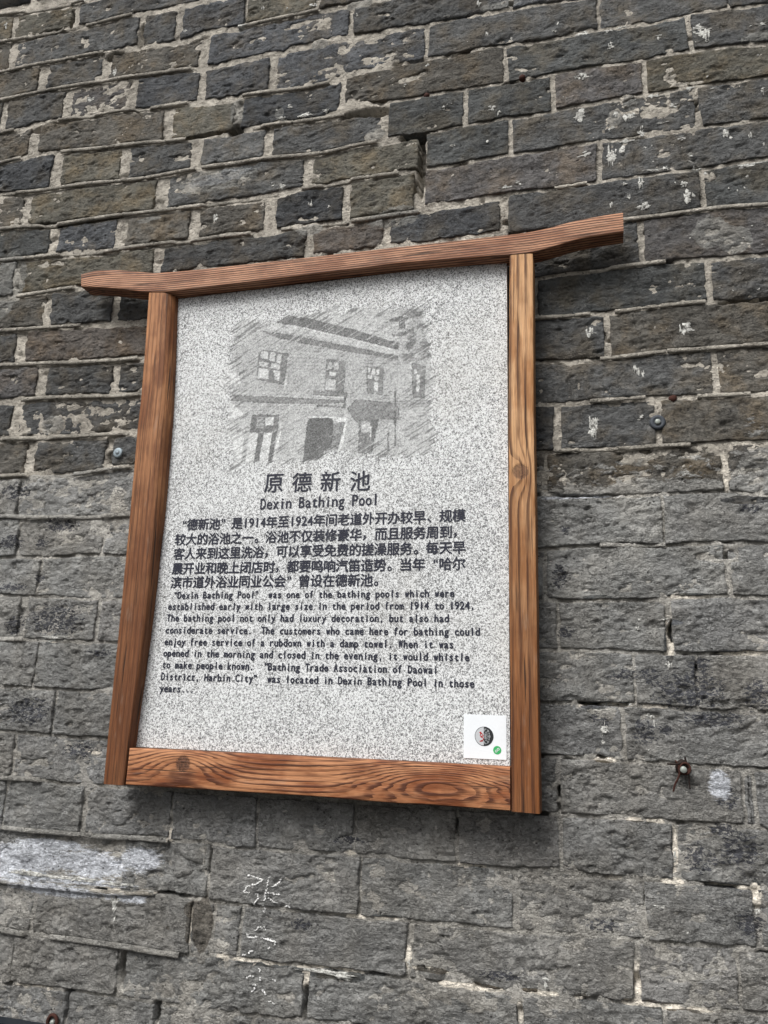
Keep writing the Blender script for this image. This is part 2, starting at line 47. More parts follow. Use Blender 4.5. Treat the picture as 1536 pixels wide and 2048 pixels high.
UNP=[[0.086,0.1005,0.0064,0.0293],[0.0943,0.1317,0.0136,0.004],[-0.023,0.0148,0.0167,0.0046],[-0.0006,0.0182,0.0126,0.0032],[0.0241,0.0189,0.0124,0.0032],[0.0635,0.0174,0.0186,0.0045],[0.0789,-0.1593,0.0048,0.0274],[0.0716,-0.1902,0.0104,0.0042],[0.1742,-0.2113,0.0057,0.0202],[0.1461,-0.2037,0.0252,0.0041],[-0.001,-0.2052,0.0145,0.0042],[0.074,-0.2033,0.0158,0.0053],[-0.2774,-0.3298,0.0054,0.0166],[-0.2455,-0.3419,0.0282,0.0042],[-0.3596,-0.3574,0.0224,0.0036],[0.0251,-0.3269,0.0054,0.028],[0.0161,-0.3508,0.0127,0.005],[0.0511,-0.3506,0.0303,0.0045],[0.0982,-0.3506,0.018,0.0033],[-0.4961,-0.3593,0.0467,0.0056],[-0.5558,-0.359,0.0117,0.0057],[-0.4039,-0.3622,0.0448,0.0081],[-0.3667,-0.3626,0.0297,0.0092],[-0.4248,-0.3772,0.0057,0.013],[-0.1769,-0.3555,0.0338,0.0047],[-0.2176,-0.3559,0.0209,0.0041],[-0.0979,-0.3524,0.0262,0.0041],[-0.0438,-0.352,0.0118,0.004],[-0.1242,-0.3789,0.0057,0.0144],[-0.6937,-0.2834,0.0177,0.0033],[-0.6592,-0.1985,0.0048,0.0105],[-0.6481,-0.3279,0.0038,0.0032],[-0.9263,0.0947,0.0107,0.0039],[-0.8916,-0.4328,0.0131,0.0033],[-0.8643,-0.4311,0.013,0.0033],[-0.844,-0.433,0.0059,0.0032],[-0.3553,-0.2855,0.0152,0.0037],[-0.3185,-0.2833,0.015,0.0037],[-0.8989,-0.0138,0.0025,0.0087],[-0.8156,-0.0829,0.0136,0.0037],[-0.0053,-0.0567,0.0163,0.0044],[-0.1773,-0.2069,0.0102,0.0037],[-0.1982,-0.2054,0.0117,0.0037],[0.0307,-0.1317,0.0132,0.003],[0.056,-0.1313,0.0131,0.0036],[-0.0077,0.1674,0.0213,0.0041],[0.1175,0.1687,0.0331,0.004],[0.1765,0.0913,0.0316,0.0045],[0.2051,0.3046,0.039,0.0063],[-0.3665,-0.2025,0.0095,0.0032],[-0.304,-0.282,0.015,0.003],[-0.651,-0.2797,0.0174,0.0026],[-0.7408,-0.2861,0.0526,0.0033],[0.1759,0.3468,0.0052,0.0303],[0.2116,0.3901,0.0331,0.0065],[-0.6128,-0.3211,0.0071,0.0273]]
GAP=[[-0.2997,1.0063,0.0246,0.0101],[-0.2854,0.9429,0.0069,0.0622],[-0.7189,-0.3931,0.009,0.0245],[-0.9206,-0.4008,0.0116,0.0351],[-0.8093,-0.4474,0.0074,0.0204],[-0.656,-0.4426,0.0071,0.0134],[-0.4239,-0.4054,0.005,0.0215],[-0.6608,1.0869,0.0135,0.0145],[-0.7375,1.0948,0.0559,0.0076],[-0.9798,0.9421,0.129,0.011],[-0.3948,1.0726,0.0442,0.0116],[-1.1014,1.1811,0.0391,0.0096],[-0.6464,-0.2828,0.0257,0.0033],[-0.9045,1.3719,0.0055,0.0271],[-0.9628,1.3338,0.0207,0.0111],[-0.1268,1.0793,0.0145,0.0068],[-0.7725,-0.2902,0.0112,0.0048],[-0.0084,-0.0503,0.0052,0.0038],[-0.0667,-0.1024,0.0039,0.0083],[0.0917,0.1198,0.0044,0.0143],[0.2146,0.6128,0.0279,0.0054],[0.188,-0.0414,0.0125,0.0055],[-0.6576,-0.22,0.0056,0.0076],[-0.5918,-0.2293,0.0046,0.0179],[-0.0242,0.0195,0.0141,0.0039],[-0.0429,0.0362,0.0102,0.0047],[-0.0943,-0.1333,0.0099,0.0044],[-0.7207,0.4339,0.0065,0.0154],[-0.8499,0.4273,0.0089,0.0101],[-0.9609,0.3426,0.0156,0.0071],[-1.0897,1.4651,0.0045,0.0231],[-0.3217,-0.3564,0.0105,0.0042],[-0.5144,0.919,0.0085,0.0058],[-0.6066,0.572,0.0103,0.0053]]
RUB=[[-0.5922,-0.3191,0.0184,0.0405],[-0.6066,-0.3,0.0203,0.0141],[-0.4484,-0.1348,0.0013,0.0012]]
SPL=[[-1.2691,1.4873,0.0062,0.0092],[-0.935,1.4411,0.0055,0.006],[-1.0104,1.2357,0.0106,0.0083],[-0.9569,1.2902,0.0055,0.0123],[-0.7987,1.3592,0.0065,0.0057],[-0.6653,1.3318,0.014,0.0081],[-0.6243,1.3715,0.005,0.0056],[-0.5688,1.3574,0.0038,0.0043],[-0.5139,1.3508,0.0091,0.0055],[-0.4182,1.3024,0.0046,0.0053],[-0.5475,1.1182,0.0057,0.0063],[-0.5733,1.1155,0.0047,0.0052],[-0.5151,1.0923,0.0169,0.0062],[-0.5613,1.0925,0.0099,0.0051],[-0.4699,1.0967,0.0086,0.0062],[-0.1833,1.2663,0.0042,0.0119],[-0.2414,1.2547,0.0072,0.0028],[-0.1667,1.1969,0.0042,0.0072],[-0.1243,1.1812,0.0032,0.006],[-0.2319,1.1656,0.0071,0.0038],[-0.1596,1.0356,0.0084,0.0068],[-0.1447,1.0221,0.0066,0.0067],[-0.0043,1.0673,0.0104,0.0077],[-0.0091,0.9887,0.0087,0.0155],[0.045,1.1218,0.0078,0.0088],[0.0453,1.1543,0.0137,0.0047],[0.0001,1.161,0.0131,0.0047],[0.0662,1.1567,0.0103,0.0037],[0.125,1.1226,0.0076,0.0046],[0.1845,1.1226,0.0113,0.0086],[0.1992,1.0956,0.0043,0.0045],[0.1971,1.1114,0.0128,0.0105],[0.2826,1.1088,0.0108,0.0045],[0.1667,1.008,0.0104,0.0053],[0.1128,1.0076,0.0114,0.0044],[0.07,0.9748,0.0116,0.0103],[0.0495,0.9829,0.0053,0.0104],[0.0405,0.9569,0.0076,0.0044],[0.0892,0.9416,0.0067,0.0101],[0.1194,0.9522,0.0113,0.0024],[0.1412,0.982,0.0082,0.0063],[0.0601,0.9277,0.0178,0.0053],[0.0401,0.9042,0.01,0.0139],[0.0532,0.9135,0.0099,0.0092],[0.0366,0.8971,0.0069,0.0081],[0.1481,0.913,0.0073,0.0053],[0.1599,0.8805,0.0035,0.0089],[-0.0039,0.9113,0.0093,0.0073],[0.121,0.8649,0.0081,0.0042],[0.1607,0.8682,0.0049,0.0042],[0.2157,0.9114,0.0064,0.0098],[0.2227,0.9044,0.0034,0.0051],[0.2504,0.9029,0.0041,0.007],[0.2684,0.8819,0.0033,0.0042],[0.0923,0.9091,0.0036,0.0034],[0.1033,0.9099,0.0028,0.0024],[0.0822,0.8416,0.0067,0.0117],[0.0581,0.8419,0.0052,0.0043],[0.0633,0.8176,0.0036,0.0079],[0.0856,0.7973,0.0096,0.0078],[0.147,0.8278,0.0057,0.0087],[0.1537,0.802,0.0101,0.0122],[0.1345,0.8318,0.0027,0.0032],[0.2403,0.8266,0.0034,0.0032],[0.2354,0.8084,0.0033,0.0031],[0.225,0.8048,0.0027,0.0032],[0.2123,0.8096,0.0027,0.0032],[0.0357,0.809,0.0036,0.007],[0.1674,0.8558,0.0109,0.0042],[0.1802,0.8461,0.0042,0.0041],[0.2463,0.8483,0.0288,0.0041],[-0.0052,0.5856,0.0089,0.0083],[0.1346,0.5759,0.0118,0.0105],[-0.0048,0.4309,0.0085,0.0214],[0.063,0.4383,0.0063,0.0053],[0.063,0.518,0.0063,0.0103],[0.0707,0.5116,0.0034,0.0087],[0.1057,0.8639,0.0156,0.0033],[-0.5519,0.9413,0.0087,0.0081],[-0.6841,0.8977,0.0059,0.0093],[-0.4924,0.8964,0.0045,0.01],[-0.4557,0.8832,0.0044,0.0047],[-0.5707,0.9499,0.0057,0.006],[0.2062,0.6323,0.0026,0.003],[0.2415,0.6297,0.0032,0.0039],[0.2021,1.1163,0.0059,0.0035],[0.2014,0.9987,0.0057,0.0034],[0.2748,0.9811,0.0041,0.0052],[0.1954,1.0245,0.0035,0.0044],[-0.0469,1.1735,0.0057,0.0038],[-0.0413,1.1884,0.0031,0.0059],[-0.2776,1.156,0.0052,0.0049],[-0.2434,1.0527,0.006,0.0048],[-0.3194,1.1186,0.0043,0.0049],[0.0454,0.1245,0.0038,0.0061],[0.0479,0.1351,0.0032,0.0033],[0.0582,0.0039,0.0083,0.0045],[0.0624,-0.0046,0.0031,0.0071],[0.0528,-0.041,0.0031,0.0024],[-0.0052,-0.017,0.0065,0.0111],[-0.0065,-0.0337,0.0039,0.0044],[-0.7463,-0.2986,0.0084,0.0075],[-0.7443,-0.307,0.0058,0.0088],[-0.8295,-0.2748,0.0548,0.0041],[-0.9047,-0.2743,0.0471,0.0041],[-0.7458,-0.2758,0.0356,0.0033],[-0.7458,-0.3021,0.004,0.0075],[-0.7442,-0.314,0.0031,0.0068],[-0.7427,-0.3251,0.0027,0.0068],[-0.7414,-0.3348,0.0022,0.004],[-0.7467,-0.2951,0.0066,0.0089],[-0.0006,0.0175,0.0092,0.0025],[0.0254,0.0183,0.0091,0.0026],[0.0839,0.0731,0.0057,0.006],[0.078,-0.1746,0.0036,0.009],[-0.2758,-0.339,0.004,0.0054],[0.1738,-0.2315,0.0039,0.0051],[-0.3964,-0.3614,0.0446,0.0036],[-0.3666,-0.3644,0.018,0.0049],[-0.0887,-0.3402,0.0044,0.0099],[-0.0905,-0.3357,0.0056,0.0029],[-0.0465,-0.3145,0.0024,0.0022],[0.0564,-0.2346,0.0091,0.0035],[0.0888,-0.2627,0.0023,0.0028],[-0.9226,0.1033,0.0289,0.0048],[-0.927,0.099,0.0107,0.0048],[0.1983,0.215,0.0024,0.0027],[0.0859,0.1351,0.0085,0.0039],[-0.227,0.9706,0.0068,0.0037],[-0.1667,0.9675,0.0031,0.0056],[-0.1114,0.8724,0.0039,0.0044],[-0.1156,0.877,0.0056,0.0044],[-0.1351,0.8715,0.0124,0.0045]]
CHALK=[[[-0.5235,-0.2447],[-0.5088,-0.247],[-0.499,-0.2489],[-0.5105,-0.256],[-0.5223,-0.2597],[-0.529,-0.2678],[-0.5175,-0.2689]],[[-0.5072,-0.268],[-0.505,-0.2752],[-0.5114,-0.2859]],[[-0.4899,-0.242],[-0.4905,-0.2557],[-0.4927,-0.2694],[-0.4944,-0.2777]],[[-0.4713,-0.2466],[-0.4778,-0.2546],[-0.4832,-0.2578]],[[-0.4897,-0.2658],[-0.4714,-0.2669]],[[-0.4892,-0.2725],[-0.4786,-0.2776],[-0.469,-0.2794]],[[-0.4547,-0.2815],[-0.4625,-0.2815]],[[-0.4964,-0.2825],[-0.4933,-0.293]],[[-0.5057,-0.3175],[-0.4998,-0.3116],[-0.4964,-0.314]],[[-0.4935,-0.311],[-0.4892,-0.3159]],[[-0.5188,-0.3228],[-0.5143,-0.3283],[-0.5011,-0.3257],[-0.4906,-0.3279],[-0.4812,-0.3283],[-0.4725,-0.3294],[-0.476,-0.3356]],[[-0.485,-0.3398],[-0.482,-0.3389]],[[-0.5144,-0.3475],[-0.5067,-0.3447]],[[-0.525,-0.3532],[-0.5189,-0.3505]],[[-0.497,-0.3678],[-0.4944,-0.3714]],[[-0.5141,-0.3794],[-0.5057,-0.3772]],[[-0.5057,-0.3869],[-0.4993,-0.3887],[-0.504,-0.3983]],[[-0.4938,-0.3785],[-0.4941,-0.3849]],[[-0.4751,-0.3796],[-0.4704,-0.3804]],[[-0.4895,-0.394],[-0.4837,-0.3998]],[[-0.4785,-0.4074],[-0.4706,-0.4097]]]
BEADS=[["LA",-1.75,-1.0618],["LB",-1.75,-1.1018],["LB",-1.045,-0.9309],["LC",-1.75,-0.9897],["LC",-0.6729,-0.4997],["LD",-1.75,-0.7711],["LE",-1.75,-1.1909],["LE",-1.0796,-0.7702],["LE",-0.6495,-0.4674],["LF",-1.75,-1.1602],["LF",-1.061,-0.7653],["LF",-0.6223,-0.4344],["LG",-1.75,-0.7367],["LG",-0.7235,-0.3686],["LH",-1.75,-0.5586],["LH",-0.5098,-0.3239],["LI",-1.75,-0.6058],["LI",-0.545,-0.4162],["LI",-0.4103,-0.2857],["LJ",-1.1131,-0.9808],["LK",-1.75,-0.9511],["LLb",-1.75,-0.8158],["LMb",-1.0621,-0.8047],["LNb",-1.75,-0.8193],["LOb",-0.921,-0.8061],["RI",-0.0542,-0.0017],["RJ",0.0527,0.266],["RM",0.1067,0.2474],["RN",0.1448,0.2173],["RN",-0.0089,0.0721],["RO",-0.0632,0.131],["RL",-0.09,-0.0033],["RL",0.0334,0.1661],["LV",-1.75,-0.9064],["LW",-1.75,-0.6599],["LX",-1.75,-0.6754],["LY",-1.75,-0.6247],["LSb",-1.75,-0.9798],["LOb",-1.75,-1.0226],["RQ",-0.0019,0.0884],["RK",-0.0022,0.1128],["RM",0.0083,0.1047],["LPb",-1.75,-0.7987]]
BEAMT=[[-0.9233,0.775],[-0.911,0.7807],[-0.8718,0.7782],[-0.8315,0.7719],[-0.7831,0.7604],[-0.7465,0.7556],[-0.6737,0.7526],[-0.5231,0.7493],[-0.3044,0.7459],[-0.1532,0.7427],[-0.0812,0.742],[-0.0508,0.7474],[-0.0201,0.7525],[0.0163,0.7549],[0.0505,0.7554]]
BEAMB=[[-0.9193,0.7483],[-0.8785,0.7417],[-0.8415,0.7351],[-0.8026,0.7257],[-0.778,0.7187],[-0.7399,0.715],[-0.4938,0.7146],[-0.2967,0.715],[-0.1263,0.7059],[-0.0872,0.7036],[-0.0686,0.7072],[-0.0516,0.7115],[-0.0332,0.7159],[-0.0111,0.7198],[0.0188,0.7211],[0.0499,0.7218]]
LPO=[[-0.7737,0.7212],[-0.7651,0.5381],[-0.7646,0.4462],[-0.7603,0.3204],[-0.756,0.1194],[-0.7537,-0.0668],[-0.752,-0.1244]]
LPI=[[-0.7258,0.7153],[-0.7125,0.5336],[-0.7089,0.4426],[-0.7061,0.3183],[-0.7083,0.1196],[-0.7156,-0.0652],[-0.7159,-0.1246]]
LPC=[0.016,0.019,0.018,0.014,0.006,0.003,0.003]
RPI=[[-0.1239,0.7105],[-0.1268,0.4599],[-0.1282,0.3034],[-0.128,0.1214],[-0.1272,-0.0468],[-0.1271,-0.1251]]
RPO=[[-0.0872,0.7054],[-0.0896,0.457],[-0.0893,0.3018],[-0.0899,0.1216],[-0.0899,-0.0452],[-0.0899,-0.1258]]
RAT=[[-0.7142,-0.0696],[-0.4002,-0.0691],[-0.128,-0.0688]]
RAB=[[-0.7134,-0.1237],[-0.5863,-0.1231],[-0.4169,-0.1224],[-0.2942,-0.1244],[-0.1284,-0.1245]]
PANEL=[-0.731,-0.1311,-0.0687,0.7131]
SK=[[0.8,[[-0.6212,0.6579],[-0.2394,0.6517],[-0.2314,0.381],[-0.6056,0.3802]]],[0.7,[[-0.6053,0.6417],[-0.5391,0.6441],[-0.3913,0.5958],[-0.3044,0.5665],[-0.2464,0.5722],[-0.2437,0.4104],[-0.4326,0.3839],[-0.6003,0.393]]],[0.66,[[-0.5434,0.6398],[-0.3909,0.5867],[-0.3084,0.5589],[-0.3062,0.482],[-0.4389,0.4969],[-0.595,0.523],[-0.6015,0.5983]]],[0.5,[[-0.5215,0.6593],[-0.4839,0.6503],[-0.3923,0.6179],[-0.3074,0.5819],[-0.3088,0.5713],[-0.3915,0.6013],[-0.4827,0.6323],[-0.5393,0.6479]]],[0.74,[[-0.5485,0.6441],[-0.4825,0.6285],[-0.3914,0.5976],[-0.3087,0.5678],[-0.3085,0.5624],[-0.391,0.5885],[-0.4818,0.6172],[-0.5477,0.6345]]],[0.54,[[-0.5569,0.6317],[-0.5189,0.623],[-0.3908,0.5849],[-0.3084,0.5598],[-0.3083,0.5536],[-0.3904,0.5758],[-0.4808,0.6013],[-0.523,0.6149]]],[0.92,[[-0.5439,0.6455],[-0.4827,0.6313],[-0.3915,0.6004],[-0.313,0.5726],[-0.313,0.57],[-0.3914,0.5981],[-0.4825,0.6289],[-0.5437,0.6431]]],[0.55,[[-0.557,0.5968],[-0.5023,0.5821],[-0.5067,0.5266],[-0.5572,0.5401]]],[0.86,[[-0.553,0.5935],[-0.5388,0.5893],[-0.5396,0.5764],[-0.5539,0.5805]]],[0.86,[[-0.535,0.589],[-0.5256,0.5862],[-0.5263,0.5705],[-0.5367,0.5743]]],[0.86,[[-0.5218,0.5849],[-0.5133,0.5822],[-0.5149,0.5648],[-0.5224,0.5683]]],[0.85,[[-0.5543,0.5741],[-0.5373,0.5697],[-0.5385,0.5605],[-0.5555,0.5658]]],[0.85,[[-0.5326,0.5683],[-0.5148,0.5639],[-0.516,0.5548],[-0.5328,0.5591]]],[0.88,[[-0.5553,0.5621],[-0.5364,0.5576],[-0.5359,0.5392],[-0.5556,0.5427]]],[0.88,[[-0.5308,0.5561],[-0.514,0.5519],[-0.5155,0.5346],[-0.5239,0.5372],[-0.5247,0.5492]]],[0.56,[[-0.4321,0.5662],[-0.3983,0.5585],[-0.3991,0.5016],[-0.4325,0.5079]]],[0.82,[[-0.4283,0.5613],[-0.4221,0.5598],[-0.4223,0.5472],[-0.4286,0.5496]]],[0.82,[[-0.4185,0.5595],[-0.4105,0.5569],[-0.4107,0.5435],[-0.4187,0.546]]],[0.88,[[-0.4256,0.5439],[-0.4132,0.541],[-0.4145,0.5331],[-0.4261,0.5359]]],[0.72,[[-0.432,0.531],[-0.4134,0.5276],[-0.4142,0.5081],[-0.4318,0.5114]]],[0.58,[[-0.3606,0.5469],[-0.3323,0.5408],[-0.3333,0.4945],[-0.3588,0.4992]]],[0.86,[[-0.3588,0.5441],[-0.3545,0.5428],[-0.355,0.5349],[-0.3594,0.5362]]],[0.9,[[-0.3519,0.5426],[-0.3459,0.5412],[-0.3472,0.5307],[-0.3524,0.532]]],[0.88,[[-0.3433,0.54],[-0.339,0.5388],[-0.3396,0.53],[-0.3438,0.5304]]],[0.92,[[-0.3583,0.5308],[-0.3514,0.5293],[-0.352,0.5232],[-0.3589,0.5247]]],[0.92,[[-0.3471,0.528],[-0.3394,0.5265],[-0.3409,0.5196],[-0.3477,0.521]]],[0.9,[[-0.3476,0.5184],[-0.3399,0.5169],[-0.3411,0.5013],[-0.347,0.5026]]],[0.6,[[-0.2855,0.5453],[-0.2622,0.5388],[-0.2636,0.4829],[-0.2808,0.486]]],[0.92,[[-0.2881,0.5481],[-0.2855,0.547],[-0.2844,0.5347],[-0.2869,0.5349]]],[0.9,[[-0.2803,0.5343],[-0.2753,0.533],[-0.2759,0.5252],[-0.2809,0.5265]]],[0.88,[[-0.2759,0.5244],[-0.2709,0.5231],[-0.2719,0.4939],[-0.2769,0.4951]]],[0.93,[[-0.5053,0.5319],[-0.5025,0.5444],[-0.5013,0.5262],[-0.506,0.5157]]],[0.6,[[-0.4511,0.5103],[-0.3922,0.5019],[-0.3937,0.4959],[-0.4525,0.5042]]],[0.9,[[-0.4498,0.5031],[-0.3953,0.4952],[-0.3961,0.4935],[-0.4497,0.5013]]],[0.58,[[-0.4444,0.4858],[-0.398,0.4787],[-0.3972,0.4979],[-0.3955,0.4978],[-0.3953,0.4759],[-0.4443,0.4831]]],[0.6,[[-0.6038,0.5155],[-0.3951,0.489],[-0.3949,0.4864],[-0.4384,0.4871],[-0.5099,0.4935],[-0.6076,0.5057]]],[0.6,[[-0.391,0.4747],[-0.3762,0.4893],[-0.306,0.4769],[-0.3036,0.4495],[-0.3343,0.4533],[-0.3675,0.4437],[-0.3799,0.4575]]],[0.62,[[-0.3087,0.4822],[-0.2489,0.4801],[-0.2609,0.4734],[-0.2527,0.4677],[-0.304,0.4648]]],[0.55,[[-0.3118,0.504],[-0.3106,0.5039],[-0.3077,0.4061],[-0.3093,0.4062]]],[0.42,[[-0.4563,0.4629],[-0.4195,0.4603],[-0.415,0.4556],[-0.4149,0.4212],[-0.4186,0.3941],[-0.463,0.3864],[-0.4601,0.4544]]],[0.95,[[-0.4582,0.4666],[-0.392,0.4601],[-0.3933,0.4524],[-0.4132,0.4546],[-0.416,0.4601],[-0.458,0.4635]]],[0.6,[[-0.4139,0.4512],[-0.395,0.4508],[-0.4061,0.3993],[-0.4164,0.3999],[-0.4145,0.4297]]],[0.95,[[-0.3933,0.4524],[-0.3908,0.4522],[-0.395,0.4156],[-0.4027,0.3991],[-0.4053,0.3993]]],[0.52,[[-0.5604,0.4758],[-0.5111,0.4722],[-0.5125,0.4422],[-0.5617,0.4455]]],[0.88,[[-0.5354,0.4704],[-0.5199,0.4693],[-0.5206,0.4542],[-0.5351,0.4552]]],[0.62,[[-0.55,0.4714],[-0.5372,0.4705],[-0.5375,0.451],[-0.5512,0.4519]]],[0.93,[[-0.5624,0.4437],[-0.5469,0.4427],[-0.5513,0.3852],[-0.5677,0.386]]],[0.5,[[-0.5459,0.4427],[-0.5368,0.4421],[-0.5425,0.3873],[-0.5513,0.3852]]],[0.93,[[-0.5359,0.442],[-0.5214,0.441],[-0.5265,0.3881],[-0.5418,0.389]]],[0.5,[[-0.52,0.4454],[-0.5136,0.4449],[-0.5194,0.3886],[-0.5256,0.389]]],[0.95,[[-0.5081,0.4428],[-0.5055,0.4444],[-0.5117,0.3925],[-0.5178,0.3911]]],[0.58,[[-0.3696,0.4541],[-0.3376,0.4519],[-0.3472,0.3959],[-0.3689,0.3972]]],[0.72,[[-0.3661,0.4505],[-0.3509,0.4494],[-0.3502,0.4306],[-0.3662,0.4317]]],[0.46,[[-0.3502,0.4528],[-0.3385,0.4519],[-0.3438,0.4167],[-0.3488,0.4153]]],[0.9,[[-0.3506,0.4408],[-0.3489,0.4407],[-0.3489,0.4187],[-0.3506,0.4188]]],[0.55,[[-0.3211,0.4304],[-0.3195,0.4303],[-0.3193,0.3984],[-0.3209,0.3985]]],[0.5,[[-0.3249,0.627],[-0.3063,0.6313],[-0.2934,0.6253],[-0.3009,0.6225],[-0.3231,0.6241]]],[0.55,[[-0.3069,0.6232],[-0.2992,0.6223],[-0.298,0.6078],[-0.3073,0.6097]]],[0.55,[[-0.3198,0.6002],[-0.2953,0.603],[-0.2943,0.5966],[-0.3197,0.5966]]],[0.64,[[-0.2955,0.6084],[-0.2809,0.6338],[-0.246,0.6479],[-0.2487,0.6078],[-0.271,0.5658],[-0.2944,0.5681]]],[0.95,[[-0.6122,0.557],[-0.5931,0.5553],[-0.5868,0.5362],[-0.6049,0.5285]]],[0.92,[[-0.6076,0.5057],[-0.5925,0.4935],[-0.5724,0.4757],[-0.6047,0.4736]]],[0.68,[[-0.2771,0.467],[-0.2448,0.473],[-0.2605,0.4531],[-0.2639,0.4199],[-0.2699,0.437]]],[0.93,[[-0.6027,0.4509],[-0.5726,0.4444],[-0.5745,0.3916],[-0.6045,0.3889]]]]
PTS={"screwL":[-0.8331,0.4339],"screwR":[0.0875,0.4286],"wire":[0.0943,-0.0635],"stubs":[[0.1113,0.4659],[-0.1048,1.0883],[-0.2782,1.0901]],"ring":[-0.828,-0.4761],"board":[[-0.917,-0.4762],[-0.8264,-0.4766]]}
WIRES=[[[0.0848,-0.0525],[0.0894,-0.0599],[0.0888,-0.0714],[0.0831,-0.0831],[0.0807,-0.0921]],[[0.1008,-0.0695],[0.101,-0.0771],[0.1016,-0.0878]],[[0.0744,-0.0574],[0.0864,-0.0569],[0.0955,-0.0532]],[[0.0971,-0.0474],[0.0986,-0.0544],[0.1019,-0.0612]]]
STONES=[[[-0.654,-0.214],[-0.6121,-0.2038],[-0.5906,-0.2418],[-0.6321,-0.2338]],[[-0.6616,-0.216],[-0.6337,-0.2339],[-0.6051,-0.2479],[-0.6478,-0.2703]],[[-0.6137,-0.2883],[-0.5828,-0.2883],[-0.5758,-0.3525],[-0.6161,-0.3526]]]

# ------------------------------------------------------------------ helpers
random.seed(7)
RS = np.random.RandomState(11)

def hash2(i, j, s):
    n = (i.astype(np.int64) * 374761393 + j.astype(np.int64) * 668265263 + s * 974634777) & 0xffffffff
    n = ((n ^ (n >> 13)) * 1274126177) & 0xffffffff
    return ((n ^ (n >> 16)) & 0xffffff) / float(0xffffff)

def vnoise(x, y, s=0):
    xi = np.floor(x); yi = np.floor(y); fx = x - xi; fy = y - yi
    fx = fx * fx * fx * (fx * (fx * 6 - 15) + 10); fy = fy * fy * fy * (fy * (fy * 6 - 15) + 10)
    a = hash2(xi, yi, s); b = hash2(xi + 1, yi, s); c = hash2(xi, yi + 1, s); d = hash2(xi + 1, yi + 1, s)
    return (a * (1 - fx) + b * fx) * (1 - fy) + (c * (1 - fx) + d * fx) * fy

def fbm(x, y, s=0, o=4, g=0.5):
    t = 0.0; a = 1.0; n = 0.0
    for k in range(o):
        t = t + a * (vnoise(x, y, s + k * 17) * 2 - 1); n += a; a *= g
        x = x * 2.03 + 11.7; y = y * 2.03 - 5.3
    return t / n

def smooth(a, b, x):
    t = np.clip((x - a) / (b - a), 0, 1); return t * t * (3 - 2 * t)

def link(name, me, mat=None, parent=None):
    o = bpy.data.objects.new(name, me); COL.objects.link(o)
    if mat is not None: me.materials.append(mat)
    if parent is not None: o.parent = parent
    return o

def empty(name, label, cat, loc=(0, 0, 0), group=None):
    o = bpy.data.objects.new(name, None); COL.objects.link(o); o.location = loc
    o.empty_display_size = 0.05
    o['label'] = label; o['category'] = cat
    if group: o['group'] = group
    return o

def np_mesh(name, V, Fq, attrs=None, smooth_shade=True):
    me = bpy.data.meshes.new(name)
    V = np.asarray(V, dtype=np.float32); Fq = np.asarray(Fq, dtype=np.int32)
    k = Fq.shape[1]
    me.vertices.add(len(V)); me.vertices.foreach_set('co', V.ravel())
    me.loops.add(Fq.size); me.loops.foreach_set('vertex_index', Fq.ravel())
    me.polygons.add(len(Fq)); me.polygons.foreach_set('loop_start', np.arange(0, Fq.size, k, dtype=np.int32))
    me.update(calc_edges=True); me.validate()
    me.polygons.foreach_set('use_smooth', np.full(len(Fq), bool(smooth_shade)))
    for an, arr in (attrs or {}).items():
        a = me.attributes.new(an, 'FLOAT_COLOR', 'POINT')
        a.data.foreach_set('color', np.asarray(arr, dtype=np.float32).ravel())
    me.update()
    return me

def grid_faces(n, m):
    i, j = np.meshgrid(np.arange(n - 1), np.arange(m - 1), indexing='ij')
    a = (i * m + j).ravel()
    return np.stack([a, a + m, a + m + 1, a + 1], 1)      # i along +x, j along +z -> normal -y

